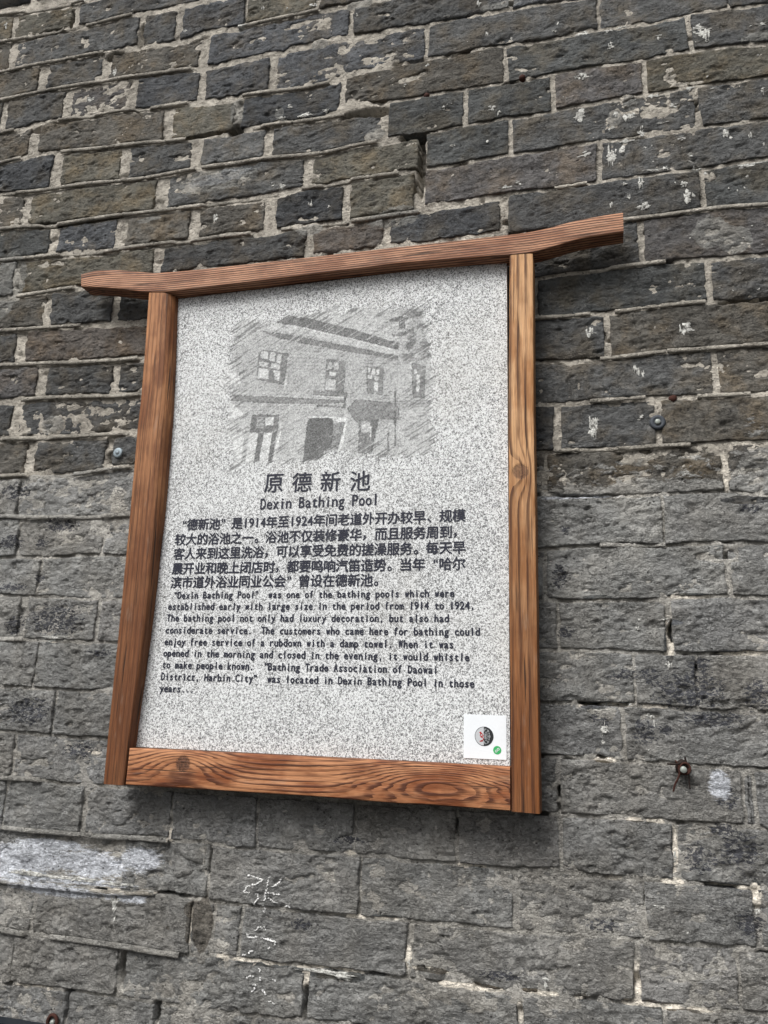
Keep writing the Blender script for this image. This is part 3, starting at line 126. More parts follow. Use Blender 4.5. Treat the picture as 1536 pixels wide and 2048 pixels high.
# ------------------------------------------------------------------ node helper
class NT:
    def __init__(s, name):
        s.m = bpy.data.materials.new(name); s.m.use_nodes = True
        s.t = s.m.node_tree; s.n = s.t.nodes; s.b = s.n['Principled BSDF']
        if s.m.name: s.b.inputs['Specular IOR Level'].default_value = 0.25
    def put(s, inp, v):
        if isinstance(v, bpy.types.NodeSocket): s.t.links.new(v, inp)
        elif v is not None:
            if hasattr(inp.default_value, '__len__') and not isinstance(v, (tuple, list)): v = (v,) * len(inp.default_value)
            if isinstance(v, (tuple, list)) and len(v) == 3 and len(inp.default_value) == 4: v = tuple(v) + (1,)
            inp.default_value = v
    def math(s, op, a, b=None, c=None, clamp=False):
        n = s.n.new('ShaderNodeMath'); n.operation = op; n.use_clamp = clamp
        s.put(n.inputs[0], a); s.put(n.inputs[1], b)
        if c is not None: s.put(n.inputs[2], c)
        return n.outputs[0]
    def vmath(s, op, a, b=None):
        n = s.n.new('ShaderNodeVectorMath'); n.operation = op
        s.put(n.inputs[0], a); s.put(n.inputs[1], b); return n.outputs[0]
    def pos(s, scale=(1, 1, 1), off=None):
        g = s.n.new('ShaderNodeNewGeometry'); v = g.outputs['Position']
        if off is not None: v = s.vmath('ADD', v, off)
        return s.vmath('MULTIPLY', v, scale)
    def noise(s, vec, scale, detail=3, rough=0.55, dist=0.0):
        n = s.n.new('ShaderNodeTexNoise'); s.put(n.inputs['Vector'], vec); s.put(n.inputs['Scale'], float(scale))
        s.put(n.inputs['Detail'], float(detail)); s.put(n.inputs['Roughness'], rough); s.put(n.inputs['Distortion'], float(dist))
        return n.outputs['Fac']
    def voro(s, vec, scale, feature='F1', rnd=1.0):
        n = s.n.new('ShaderNodeTexVoronoi'); n.feature = feature
        s.put(n.inputs['Vector'], vec); s.put(n.inputs['Scale'], float(scale)); s.put(n.inputs['Randomness'], rnd)
        return n.outputs['Distance']
    def ramp(s, f, a, b, va=0.0, vb=1.0, kind='SMOOTHSTEP'):
        n = s.n.new('ShaderNodeMapRange'); n.interpolation_type = kind; n.clamp = True if kind == 'LINEAR' else n.clamp
        for k, v in zip(('Value', 'From Min', 'From Max', 'To Min', 'To Max'), (f, a, b, va, vb)): s.put(n.inputs[k], v)
        return n.outputs[0]
    def mix(s, f, a, b, mode='MIX'):
        n = s.n.new('ShaderNodeMix'); n.data_type = 'RGBA'; n.blend_type = mode; n.clamp_factor = True
        s.put(n.inputs[0], f); s.put(n.inputs[6], a); s.put(n.inputs[7], b); return n.outputs[2]
    def scale(s, col, f):
        n = s.n.new('ShaderNodeVectorMath'); n.operation = 'SCALE'; s.put(n.inputs[0], col); s.put(n.inputs[3], f); return n.outputs[0]
    def attr(s, name):
        n = s.n.new('ShaderNodeAttribute'); n.attribute_name = name; return n
    def sep(s, v):
        n = s.n.new('ShaderNodeSeparateXYZ'); s.put(n.inputs[0], v); return n.outputs
    def bump(s, h, strength=1.0, dist=0.001, normal=None):
        n = s.n.new('ShaderNodeBump'); s.put(n.inputs['Height'], h); s.put(n.inputs['Strength'], strength)
        s.put(n.inputs['Distance'], dist)
        if normal is not None: s.put(n.inputs['Normal'], normal)
        return n.outputs[0]
    def out(s, col, rough=0.9, normal=None, metal=0.0):
        s.put(s.b.inputs['Base Color'], col); s.put(s.b.inputs['Roughness'], rough)
        s.put(s.b.inputs['Metallic'], metal)
        if normal is not None: s.put(s.b.inputs['Normal'], normal)
        return s.m

def plain(name, col, rough=0.6, metal=0.0, var=0.12, sc=300, bump=0.0002):
    s = NT(name); p = s.pos(); n1 = s.noise(p, sc, 3); n2 = s.noise(p, sc * 0.12, 2)
    f = s.math('ADD', s.math('MULTIPLY', n1, var * 2), s.math('MULTIPLY', n2, var * 2))
    f = s.math('ADD', f, 1 - 2 * var)
    return s.out(s.scale(col, f), rough, s.bump(n1, 0.6, bump), metal)

# ------------------------------------------------------------------ masonry materials
def masonry(name, kind):
    s = NT(name)
    tint = s.attr('tint').outputs['Color']
    mk = s.attr('masks'); mv = s.sep(mk.outputs['Color']); paint_a, peel_a, blue_a = mv[0], mv[1], mv[2]; plast_a = mk.outputs['Alpha']
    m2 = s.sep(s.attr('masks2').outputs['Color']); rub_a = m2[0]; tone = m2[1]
    p = s.pos()
    ps = s.pos((1, 1, 1.75)); pss = s.pos((1, 1, 2.3), (1.3, 0, 0.7))
    big = s.noise(p, 9, 3, 0.6); mid = s.noise(p, 45, 4, 0.65); fine = s.noise(p, 380, 3, 0.7); spk = s.noise(p, 900, 2, 0.6)
    wr = s.noise(ps, 70, 5, 0.66, 0.35)           # wrinkles stretched along the courses
    wr2 = s.noise(pss, 105, 5, 0.66, 0.25)
    bl = s.math('ABSOLUTE', s.math('SUBTRACT', s.noise(s.pos((1, 1, 1.9), (4, 1, 9)), 48, 5, 0.66, 0.3), 0.5))      # scalloped, flaky
    # --- bare material
    f = s.math('ADD', 0.30, s.math('ADD', s.math('MULTIPLY', big, 0.38), s.math('ADD', s.math('MULTIPLY', mid, 0.62), s.math('MULTIPLY', fine, 0.42))))
    base = s.scale(tint, f)
    if kind == 'brick':
        warm = s.mix(s.ramp(s.noise(p, 17, 3, 0.6), 0.42, 0.68), (0.95, 0.99, 1.04), (1.10, 1.0, 0.86)); base = s.mix(1.0, base, warm, 'MULTIPLY')
        soot = s.ramp(s.noise(s.pos((1, 1, 1.6), (3, 1, 2)), 14, 4, 0.6), 0.56, 0.70); base = s.mix(s.math('MULTIPLY', soot, 0.45), base, (0.045, 0.047, 0.051))
        dust = s.ramp(s.noise(ps, 60, 4, 0.7), 0.60, 0.78); base = s.mix(s.math('MULTIPLY', dust, 0.35), base, (0.24, 0.225, 0.19))
    else:
        lite = s.ramp(s.noise(p, 28, 4, 0.65), 0.48, 0.66); base = s.mix(s.math('MULTIPLY', lite, 0.7), base, (0.60, 0.56, 0.49))
        dirt = s.ramp(s.noise(ps, 40, 4, 0.7), 0.52, 0.68); base = s.mix(s.math('MULTIPLY', dirt, 0.5), base, (0.085, 0.072, 0.056))
    # crumbly brown rubble
    rub = s.ramp(s.math('ADD', rub_a, s.math('MULTIPLY', s.math('SUBTRACT', s.noise(p, 60, 3), 0.5), 0.7)), 0.45, 0.6)
    # pale plaster smears
    pl = s.ramp(s.math('ADD', plast_a, s.math('MULTIPLY', s.math('SUBTRACT', s.noise(p, 90, 4, 0.65), 0.5), 1.3)), 0.45, 0.58)
    base = s.mix(s.math('MULTIPLY', pl, 0.62), base, s.scale((0.25, 0.25, 0.235), s.math('ADD', 0.5, mid)))
    # --- grey wash
    pn = s.math('ADD', s.math('MULTIPLY', s.math('SUBTRACT', s.noise(ps, 40, 5, 0.7), 0.5), 1.5), s.math('MULTIPLY', s.math('SUBTRACT', wr2, 0.5), 0.5))
    paint = s.ramp(s.math('ADD', paint_a, pn), 0.45, 0.56)
    pf = s.math('ADD', 0.44, s.math('ADD', s.math('MULTIPLY', big, 0.36), s.math('ADD', s.math('MULTIPLY', mid, 0.34), s.math('MULTIPLY', fine, 0.30))))
    pcol = s.mix(s.ramp(s.noise(p, 13, 3, 0.6), 0.4, 0.65), (0.290, 0.292, 0.284), (0.302, 0.296, 0.277))
    pcol = s.mix(0.20, pcol, s.vmath('MULTIPLY', tint, (2.4, 2.4, 2.4)))
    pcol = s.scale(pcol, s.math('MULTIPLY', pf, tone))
    # worn spots where the older dark coat shows
    pe_n = s.noise(s.pos((1, 1, 1.7)), 150, 5, 0.7, 0.5)
    peel_f = s.math('ADD', peel_a, s.math('MULTIPLY', s.math('SUBTRACT', pe_n, 0.5), 2.6))
    peel = s.ramp(peel_f, 0.60, 0.70)
    peel_bg = s.ramp(s.math('ADD', s.noise(s.pos((1, 1, 2), (7, 0, 3)), 210, 5, 0.72), s.math('MULTIPLY', s.math('SUBTRACT', big, 0.5), 0.5)), 0.635, 0.665)
    peel = s.math('MAXIMUM', peel, s.math('MULTIPLY', peel_bg, 0.6))
    dark = s.scale((0.060, 0.063, 0.076), s.math('ADD', 0.6, s.math('MULTIPLY', mid, 0.8)))
    pcol = s.mix(s.math('MULTIPLY', peel, 0.92), pcol, dark)
    # scuffed whitish tops of the ridges
    scuff = s.ramp(s.math('ADD', wr2, s.math('MULTIPLY', s.math('SUBTRACT', fine, 0.5), 0.35)), 0.60, 0.74)
    pcol = s.mix(s.math('MULTIPLY', scuff, 0.30), pcol, (0.33, 0.33, 0.32))
    # bluish white brushed coat
    bl_n = s.noise(s.pos((1, 1, 4.2)), 75, 5, 0.72, 0.4)
    blue = s.ramp(s.math('ADD', s.math('MULTIPLY', blue_a, 0.9), s.math('MULTIPLY', s.math('SUBTRACT', bl_n, 0.5), 1.5)), 0.42, 0.72)
    pcol = s.mix(s.math('MULTIPLY', blue, 0.97), pcol, s.scale((0.74, 0.77, 0.83), s.math('ADD', 0.38, mid)))
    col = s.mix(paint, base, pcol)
    col = s.mix(s.math('MULTIPLY', rub, 0.7), col, s.scale((0.115, 0.098, 0.076), s.math('ADD', 0.3, s.math('MULTIPLY', wr, 1.2))))
    blue_up = s.math('MULTIPLY', s.math('MULTIPLY', blue, s.math('SUBTRACT', 1.0, paint)), 0.35)
    col = s.mix(blue_up, col, (0.26, 0.28, 0.31))
    # pits
    pv = s.voro(s.vmath('ADD', p, s.scale(s.n_vec(p), 0.0)), 150) if False else s.voro(s.pos((1, 1, 1.25)), 115)
    gate = s.ramp(s.noise(p, 38, 2), 0.44, 0.66)
    pit = s.math('MULTIPLY', s.ramp(pv, 0.13, 0.25, 1.0, 0.0), gate)
    pv2 = s.voro(s.pos((1.1, 1, 1.0), (5, 5, 5)), 330); pit2 = s.math('MULTIPLY', s.ramp(pv2, 0.16, 0.30, 1.0, 0.0), s.ramp(s.noise(p, 60, 2, 0.5), 0.44, 0.62))
    # cracks: thin valleys of a stretched, warped noise
    cn = s.noise(s.pos((1, 1, 2.0), (2, 2, 2)), 26, 5, 0.6, 1.6)
    cr = s.math('MULTIPLY', s.ramp(s.math('ABSOLUTE', s.math('SUBTRACT', cn, 0.5)), 0.0, 0.010, 1.0, 0.0), s.ramp(s.noise(p, 23, 2), 0.45, 0.58))
    crease = s.ramp(wr, 0.30, 0.43, 1.0, 0.0)
    # ---- relief (metres)
    h = s.math('MULTIPLY', s.math('SUBTRACT', wr, 0.5), s.math('ADD', 0.0046, s.math('MULTIPLY', paint, 0.0050)))
    h = s.math('ADD', h, s.math('MULTIPLY', s.math('MINIMUM', bl, 0.11), s.math('ADD', 0.006, s.math('MULTIPLY', paint, 0.014))))
    h = s.math('ADD', h, s.math('MULTIPLY', s.math('SUBTRACT', wr2, 0.5), s.math('ADD', 0.0020, s.math('MULTIPLY', paint, 0.0046))))
    tn = s.noise(s.pos((1, 1, 1.55), (2, 7, 5)), 34, 7, 0.68, 0.2); tn3 = s.noise(s.pos((1, 1, 1.7), (12, 7, 1)), 62, 6, 0.7, 0.2)
    ter = s.math('ADD', s.math('MULTIPLY', s.ramp(tn, 0.505, 0.530), 0.0024), s.math('ADD', s.math('MULTIPLY', s.ramp(tn, 0.40, 0.425), 0.0022), s.math('MULTIPLY', s.ramp(tn, 0.600, 0.625), 0.0020)))
    ter = s.math('ADD', ter, s.math('ADD', s.math('MULTIPLY', s.ramp(tn3, 0.44, 0.47), 0.0013), s.math('MULTIPLY', s.ramp(tn3, 0.56, 0.59), 0.0012)))
    lip = s.math('MAXIMUM', s.ramp(s.math('ABSOLUTE', s.math('SUBTRACT', tn, 0.408)), 0.0, 0.016, 1.0, 0.0), s.ramp(s.math('ABSOLUTE', s.math('SUBTRACT', tn3, 0.445)), 0.0, 0.012, 0.7, 0.0))
    rmod = s.ramp(s.noise(s.pos((1, 1, 1.4), (9, 2, 4)), 11, 3, 0.6), 0.36, 0.64, 0.35, 1.35)
    h = s.math('MULTIPLY', s.math('ADD', s.math('MULTIPLY', h, 0.72), s.math('MULTIPLY', ter, s.math('ADD', 0.42, s.math('MULTIPLY', paint, 0.75)))), rmod)
    h = s.math('ADD', h, s.math('MULTIPLY', s.math('SUBTRACT', mid, 0.5), s.math('ADD', 0.0034, s.math('MULTIPLY', paint, 0.0040))))
    h = s.math('ADD', h, s.math('MULTIPLY', s.math('SUBTRACT', fine, 0.5), 0.0008))
    h = s.math('SUBTRACT', h, s.math('MULTIPLY', crease, 0.0009))
    h = s.math('SUBTRACT', h, s.math('MULTIPLY', pit, 0.0022))
    h = s.math('SUBTRACT', h, s.math('MULTIPLY', pit2, 0.0009))
    h = s.math('SUBTRACT', h, s.math('MULTIPLY', cr, 0.0030))
    cn2 = s.noise(s.pos((1, 1, 1.5), (6, 1, 3)), 55, 5, 0.65, 1.2)
    cr2 = s.math('MULTIPLY', s.ramp(s.math('ABSOLUTE', s.math('SUBTRACT', cn2, 0.52)), 0.0, 0.012, 1.0, 0.0), s.ramp(s.noise(p, 19, 2), 0.50, 0.60))
    h = s.math('SUBTRACT', h, s.math('MULTIPLY', cr2, 0.0016))
    chip = s.ramp(s.noise(s.pos((1, 1, 1.6), (8, 1, 8)), 190, 4, 0.7, 0.6), 0.34, 0.42, 1.0, 0.0)
    h = s.math('SUBTRACT', h, s.math('MULTIPLY', chip, 0.0011))
    h = s.math('ADD', h, s.math('MULTIPLY', s.math('SUBTRACT', s.noise(s.pos((1, 1, 1.4), (3, 1, 8)), 210, 3, 0.6), 0.5), 0.0026))
    h = s.math('SUBTRACT', h, s.math('MULTIPLY', s.math('MULTIPLY', peel, paint), 0.0004))
    h = s.math('MULTIPLY', h, s.math('ADD', 0.95, s.math('MULTIPLY', paint, -0.10)))
    if kind == 'mortar': h = s.math('ADD', h, s.math('MULTIPLY', s.noise(p, 200, 4, 0.7), 0.0020))
    lite2 = s.ramp(s.math('ADD', s.noise(p, 620, 3, 0.7), s.math('MULTIPLY', s.math('SUBTRACT', mid, 0.5), 0.6)), 0.60, 0.72)
    col = s.mix(s.math('MULTIPLY', lite2, 0.28), col, (0.36, 0.35, 0.33))
    col = s.mix(s.math('MULTIPLY', s.math('MULTIPLY', lip, rmod), 0.34), col, (0.045, 0.044, 0.042))
    col = s.mix(s.math('MULTIPLY', s.math('MAXIMUM', chip, s.math('MULTIPLY', cr2, 0.8)), 0.38), col, (0.035, 0.034, 0.033))
    cavity_dark = s.math('MAXIMUM', s.math('MULTIPLY', pit, 0.75), s.math('MAXIMUM', s.math('MULTIPLY', cr, 0.6), s.math('MULTIPLY', pit2, 0.45)))
    col = s.mix(cavity_dark, col, (0.022, 0.021, 0.020))  # pits and cracks coloured nearly black
    return s.out(col, 0.93, s.bump(h, 1.0, 1.0))

M_BRICK = masonry('aged_brick', 'brick')
M_MORTAR = masonry('lime_mortar', 'mortar')

# ------------------------------------------------------------------ masks over the wall plane
def ell_mask(lst, u, v, soft=0.55):
    m = np.zeros_like(u)
    for cu, cv, a, b in lst:
        d = np.sqrt(((u - cu) / a) ** 2 + ((v - cv) / b) ** 2)
        m = np.maximum(m, 1 - smooth(soft, 1.25, d))
    return m

def masks(u, v):
    edge = 0.402 + (0.338 - 0.402) * smooth(-0.75, -0.20, u) + 0.052 * smooth(0.175, 0.215, u)
    edge = edge + 0.010 * fbm(u * 18, v * 18, 5)
    soft = 0.006 + 0.022 * smooth(-0.3, -0.1, u)
    paint = 1 - smooth(edge - soft, edge + soft, v)
    part = smooth(edge - 0.012, edge + 0.0, v) * (1 - smooth(edge + 0.03, edge + 0.055, v)) * (u > -0.2) * 0.42
    paint = np.maximum(paint, part)
    paint = paint * (1 - 0.95 * ell_mask(UNP, u, v, 0.7))
    peel = ell_mask(PEEL, u, v, 0.2) * 0.85 - 0.12
    blue = ell_mask(BLUE, u, v, 0.25)
    plast = ell_mask(PLAST, u, v, 0.5)
    rub = ell_mask(RUB, u, v, 0.6)
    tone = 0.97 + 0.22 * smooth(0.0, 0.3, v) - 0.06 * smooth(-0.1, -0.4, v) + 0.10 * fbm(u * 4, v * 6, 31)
    A = np.stack([paint, peel, blue, plast], -1); B = np.stack([rub, tone, np.zeros_like(u), np.ones_like(u)], -1)
    return A, B

def poly(key): return np.array((BEDL if key[0] == 'L' else BEDR)[key[1:]])

def bed(key):
    P = poly(key); P = P[np.argsort(P[:, 0])]
    def f(u):
        r = np.interp(u, P[:, 0], P[:, 1])
        return r
    return f

def bed_gap(u, v, sec):
    """half thickness of a bed joint"""
    up = smooth(0.36, 0.44, v)
    L = 0.0068 * (1 - smooth(-0.36, -0.26, u)) + 0.0030 * smooth(-0.36, -0.26, u)
    if sec == 'R': L = 0.0031 + 0 * u
    return L * up + 0.0019 * (1 - up)

def tint_for(u, v):
    best = None; bd = 0.09
    for h in HINT:
        d = math.hypot((h[0] - u) * 0.45, (h[1] - v) * 1.6)
        if d < bd: bd = d; best = h[2:5]
    if best is None: best = TINTS[RS.randint(len(TINTS))]
    return (np.array(best) * 0.66 + np.array([.096, .094, .089]) * 0.34) * (0.98 + 0.34 * RS.rand())

def offs(n_len, res, edge=(0.0, 0.0012, 0.003, 0.0055)):
    k = max(2, int((n_len - 0.011) / res))
    mid = np.linspace(0.0055, n_len - 0.0055, k + 1)
    return np.concatenate([np.array(edge[:-1]), mid, n_len - np.array(edge[:-1])[::-1]])

def relief(u, v, painted):
    """weathered relief of the faces in metres (positive = proud), millimetre steps and pits"""
    n = fbm(u * 34, v * 58, 801, 5, 0.6)
    t = 0.0
    for th in (-0.34, -0.16, 0.0, 0.17, 0.34): t = t + smooth(th, th + 0.045, n)
    n2 = fbm(u * 78, v * 120, 833, 4, 0.62)
    t2 = smooth(-0.22, -0.14, n2) + smooth(0.02, 0.09, n2) + smooth(0.24, 0.31, n2)
    rough = 0.15 + 1.05 * smooth(-0.25, 0.35, fbm(u * 9, v * 13, 861, 3))
    rid = fbm(u * 26 + 3 * fbm(u * 20, v * 20, 5, 2), v * 190, 871, 3) * smooth(0.15, 0.45, fbm(u * 6, v * 9, 881, 2))
    pit = smooth(0.80, 0.90, vnoise(u * 120, v * 150, 891)) * smooth(0.45, 0.65, vnoise(u * 22, v * 30, 893))
    gouge = smooth(0.34, 0.50, fbm(u * 30 + v * 25, v * 75 - u * 18, 897, 3))
    h = 0.00085 * t * (0.5 + 0.5 * rough) + 0.00070 * t2 * rough + 0.0016 * n + 0.0012 * n2 + 0.0016 * rid - 0.0030 * pit - 0.0032 * gouge - 0.0030
    return h * (0.68 if painted else 0.52)

def brick_arrays(top, bot, uL, uR, sec, tint, res=0.0042, seed=0, lean=0.0, coarse=False):
    um = 0.5 * (uL + uR); vm = 0.5 * (float(top(um)) + float(bot(um)))
    W = uR - uL
    if coarse: so = np.array([0, 0.004, W / 3, 2 * W / 3, W - 0.004, W]); to = None
    else: so = offs(W, res)
    H = float(top(um) - bot(um))
    if coarse: to = np.array([0, 0.004, H - 0.004, H])
    else: to = offs(H, res * 0.8)
    tn = to / H
    S, T = np.meshgrid(so, tn, indexing='ij')
    u = uL + S; tv = top(u); bv = bot(u); gt = bed_gap(u, tv, sec); gb = bed_gap(u, bv, sec)
    v = (bv + gb) + T * ((tv - gt) - (bv + gb))
    u = u + lean * (T - 0.5) * H
    Ht = (tv - gt) - (bv + gb)
    ex = np.minimum(S, W - S); ez = np.minimum(T, 1 - T) * Ht; e = np.minimum(ex, ez)
    painted = float(vm < 0.36)
    wob = 0.0042 if sec == 'L' and not painted else 0.0024
    we = np.exp(-e / 0.009)
    u2 = u + wob * we * fbm(u * 70, v * 70, seed + 3, 3); v2 = v + wob * we * fbm(u * 60, v * 80, seed + 9, 3)
    rn = 0.5 + 0.5 * fbm(u * 28, v * 28, seed + 21, 3)
    Rr = (0.0028 + 0.0050 * rn ** 2) if sec == 'L' and not painted else ((0.0020 + 0.0030 * rn ** 2) if painted else (0.0018 + 0.0042 * rn ** 2))
    a = np.clip(1 - ex / Rr, 0, 1); b = np.clip(1 - ez / Rr, 0, 1); q = np.clip(np.sqrt(a * a + b * b), 0, 1)
    drop = Rr * (1 - np.sqrt(np.maximum(0, 1 - q * q))) * 1.0
    y0 = RS.normal(0, 0.0012) if painted else RS.normal(-0.0022, 0.0009)
    tilt = RS.normal(0, 0.010)
    amp = 0.0024 if painted else 0.0015
    y = y0 + tilt * (S - W / 2) * 0.5 - amp * fbm(u * 30, v * (45 if painted else 75), seed, 5, 0.6) + drop
    if painted: y = y + 0.0034 * np.exp(-(fbm(u * 20, v * 34, seed // 50, 4, 0.6) / 0.07) ** 2) * smooth(-0.1, 0.3, fbm(u * 7, v * 9, 12, 2)) - 0.0012 * fbm(u * 90, v * 120, 5, 3)
    if not coarse: y = y - relief(u, v, painted) * (1 - 0.45 * np.exp(-e / 0.008))
    ch = fbm(u * 22, v * 45, seed + 40, 3)                      # spalled hollows
    y = y + 0.0036 * smooth(0.46, 0.66, ch) + 0.003 * smooth(0.15, 0.5, fbm(u * 45, v * 60, seed + 55, 3)) * we
    edge_ring = (np.arange(len(so))[:, None] % (len(so) - 1) == 0) | (np.arange(len(tn))[None, :] % (len(tn) - 1) == 0)
    y = np.where(edge_ring, 0.030, y)
    A, B = masks(u2, v2)
    n = u.size
    V = np.stack([u2, y, v2 + BASE], -1).reshape(-1, 3)
    tc = np.concatenate([np.tile(tint, (n, 1)), np.ones((n, 1))], 1)
    return V, grid_faces(len(so), len(tn)), tc, A.reshape(-1, 4), B.reshape(-1, 4)

wall = empty('brick_wall', 'weathered grey brick wall with pale mortar above and grey painted lower half', 'wall', (0, 0, 0))
ALLV = []; ALLF = []; vcount = 0
def remember(V, F):
    global vcount
    ALLV.append(np.asarray(V)); ALLF.append(np.asarray(F) + vcount); vcount += len(V)

stuffV = []; stuffF = []; stuffT = []; stuffA = []; stuffB = []; sc_ = 0
def add_stuff(arr):
    global sc_
    V, F, t, A, B = arr
    stuffV.append(V); stuffF.append(F + sc_); stuffT.append(t); stuffA.append(A); stuffB.append(B); sc_ += len(V)

def view_u(v):      # the stretch of wall, left and right, that the photograph shows at level v
    t = (v + 0.49) / 2.06
    return -0.925 - 0.38 * t, 0.165 + 0.135 * (v + 0.355) / 1.51

nb = 0
JG = lambda v, sec: (0.0055 if v > 0.4 and sec == 'L' else 0.003)
for tsec, tkey, bsec, bkey, uLx, uRx, J in ROWS:
    tk, bk = tsec + tkey, bsec + bkey
    T_, B_ = bed(tk), bed(bk); sec = bk[0] if tk[0] != bk[0] else tk[0]
    if tk == 'LE' and bk == 'RF': sec = 'R'
    if tk == 'RU': sec = 'R'
    vm = float(T_(J[0][0]) + B_(J[0][0])) / 2
    lo, hi = view_u(vm)
    J = [list(j) for j in J]
    L = 0.295
    if uLx == 'H':
        while J[0][0] > -0.22: j = J[0][0] - L; J.insert(0, [j - 0.004, j])
        left = None
    elif uLx is None:
        left = None; k = 0
        while J[0][0] > lo - 0.75: j = J[0][0] - (L if k % 2 else 0.15 if vm > 0.4 else L); k += 1; J.insert(0, [j - 0.008, j])
    else: left = uLx
    if uRx == 'H':
        while J[-1][1] < -0.63: j = J[-1][1] + L; J.append([j, j + 0.006])
        right = None
    elif uRx is None:
        right = None
        while J[-1][1] < hi + 0.65: j = J[-1][1] + L + 0.005; J.append([j, j + 0.005])
    else: right = uRx
    spans = [(J[i][1], J[i + 1][0]) for i in range(len(J) - 1)]
    if left is not None and J[0][0] - left > 0.02: spans.insert(0, (left + 0.003, J[0][0]))
    if right is not None and right - J[-1][1] > 0.02: spans.append((J[-1][1], right - 0.003))
    for a, b in spans:
        um = (a + b) / 2
        vis = b > lo - 0.02 and a < hi + 0.02
        tint = tint_for(um, vm)
        lean = RS.normal(0, 0.02)
        if vis:
            V, F, t, A, B = brick_arrays(T_, B_, a, b, sec, tint, seed=100 + nb * 7, lean=lean, res=0.0023)
            me = np_mesh('brick', V, F, {'tint': t, 'masks': A, 'masks2': B})
            link('brick', me, M_BRICK, wall); remember(V, F); nb += 1
        else:
            add_stuff(brick_arrays(T_, B_, a, b, sec, tint, seed=int(RS.randint(9999)), coarse=True))

# odd stones bedded in the painted part
for si, q in enumerate(STONES):
    q = np.array(q); tl, tr, br, bl = q
    n, m = 22, 22
    S, T = np.meshgrid(np.linspace(0, 1, n), np.linspace(0, 1, m), indexing='ij')
    P = (bl[None, None] * ((1 - S) * (1 - T))[..., None] + br[None, None] * (S * (1 - T))[..., None] + tl[None, None] * ((1 - S) * T)[..., None] + tr[None, None] * (S * T)[..., None])
    u, v = P[..., 0], P[..., 1]
    size = 0.5 * (np.linalg.norm(tr - tl) + np.linalg.norm(tl - bl))
    ed = np.minimum(np.minimum(S, 1 - S), np.minimum(T, 1 - T)) * size
    a = np.clip(1 - np.minimum(S, 1 - S) * size / 0.016, 0, 1); b = np.clip(1 - np.minimum(T, 1 - T) * size / 0.016, 0, 1)
    qd = np.clip(np.sqrt(a * a + b * b), 0, 1)
    y = -0.006 + (0.003 if si == 2 else 0) + 0.016 * (1 - np.sqrt(1 - qd ** 2)) - 0.002 * fbm(u * 60, v * 60, 300 + si)
    if si == 2: y = y + 0.004 * fbm(u * 120, v * 120, 77, 3)
    y[0, :] = y[-1, :] = 0.03; y[:, 0] = y[:, -1] = 0.03
    cu, cv = u.mean(), v.mean(); k = 1 - 0.10 * (np.clip(np.sqrt(a * a + b * b), 0, 1.42) > 1.0)
    u = cu + (u - cu) * k; v = cv + (v - cv) * k
    A, B = masks(u, v); N_v = u.size
    V = np.stack([u, y, v + BASE], -1).reshape(-1, 3)
    me = np_mesh('filler_stone', V, grid_faces(n, m), {'tint': np.tile([.12, .115, .105, 1], (N_v, 1)), 'masks': A.reshape(-1, 4), 'masks2': B.reshape(-1, 4)})
    link('filler_stone', me, M_BRICK, wall); remember(V, grid_faces(n, m))

# regular courses above, below the surveyed part
topv = 1.5119; 
def flat(v0, s): return lambda u: v0 + 0.0012 * np.sin(np.asarray(u) * 9 + s) + 0 * np.asarray(u)
for k in range(9):
    v0 = 1.60 + 0.012 + k * 0.0765
    off = 0.15 * (k % 2)
    u0 = -2.1 + off
    Tt, Bb = flat(v0 + 0.0765, k + 1), flat(v0, k)
    if k == 0: Bb = lambda u: np.where(np.asarray(u) < -1.0, 1.533, 1.533) + 0 * np.asarray(u)
    while u0 < 1.0:
        add_stuff(brick_arrays(Tt, Bb, u0, u0 + 0.29, 'L', tint_for(u0 + 0.145, v0), seed=int(RS.randint(9999)), coarse=True)); u0 += 0.30
for k in range(14):
    v0 = -0.515 - k * 0.0765
    if v0 - 0.0765 < -BASE: break
    u0 = -2.0 + 0.15 * (k % 2)
    while u0 < 1.0:
        add_stuff(brick_arrays(flat(v0, k), flat(v0 - 0.0765, k + 1), u0, u0 + 0.294, 'R', tint_for(u0 + 0.145, v0), seed=int(RS.randint(9999)), coarse=True)); u0 += 0.30
me = np_mesh('brick_courses', np.concatenate(stuffV), np.concatenate(stuffF), {'tint': np.concatenate(stuffT), 'masks': np.concatenate(stuffA), 'masks2': np.concatenate(stuffB)})
o = link('brick_courses', me, M_BRICK, wall); o['kind'] = 'stuff'

# mortar: one relief sheet behind and between the bricks
def axis(a, b, f0, f1, fine, coarse):
    return np.concatenate([np.arange(a, f0, coarse), np.arange(f0, f1, fine), np.arange(f1, b + coarse, coarse)])
US = axis(-2.2, 1.2, -1.34, 0.34, 0.0034, 0.05); VS = axis(-1.6, 2.3, -0.53, 1.60, 0.0028, 0.05)
S, T = np.meshgrid(US, VS, indexing='ij')
right = smooth(-0.37, -0.27, S); up = smooth(0.35, 0.42, T)
base = (0.0018 * (1 - right) + 0.0022 * right) * up + 0.0042 * (1 - up)
y = base - 0.0027 * fbm(S * 75, T * 75, 61, 4, 0.65) - (0.0012 + 0.0012 * (1 - up)) * fbm(S * 14, T * 14, 71, 2)
prou = smooth(0.42, 0.62, fbm(S * 16, T * 20, 91, 3)) * up * (1 - right)
y = y - 0.0020 * prou
y = y - 0.0030 * smooth(0.15, 0.45, fbm(S * 13, T * 17, 141, 3)) * (1 - up)
hole = smooth(0.40, 0.60, fbm(S * 24, T * 40, 133, 3)) * (0.35 + 0.65 * right)
y = y + 0.014 * hole
y = y + 0.030 * ell_mask(GAP, S, T, 0.75) 
y = y - 0.0040 * ell_mask(PLAST, S, T, 0.6) * (0.6 + 0.8 * fbm(S * 60, T * 60, 17, 3))
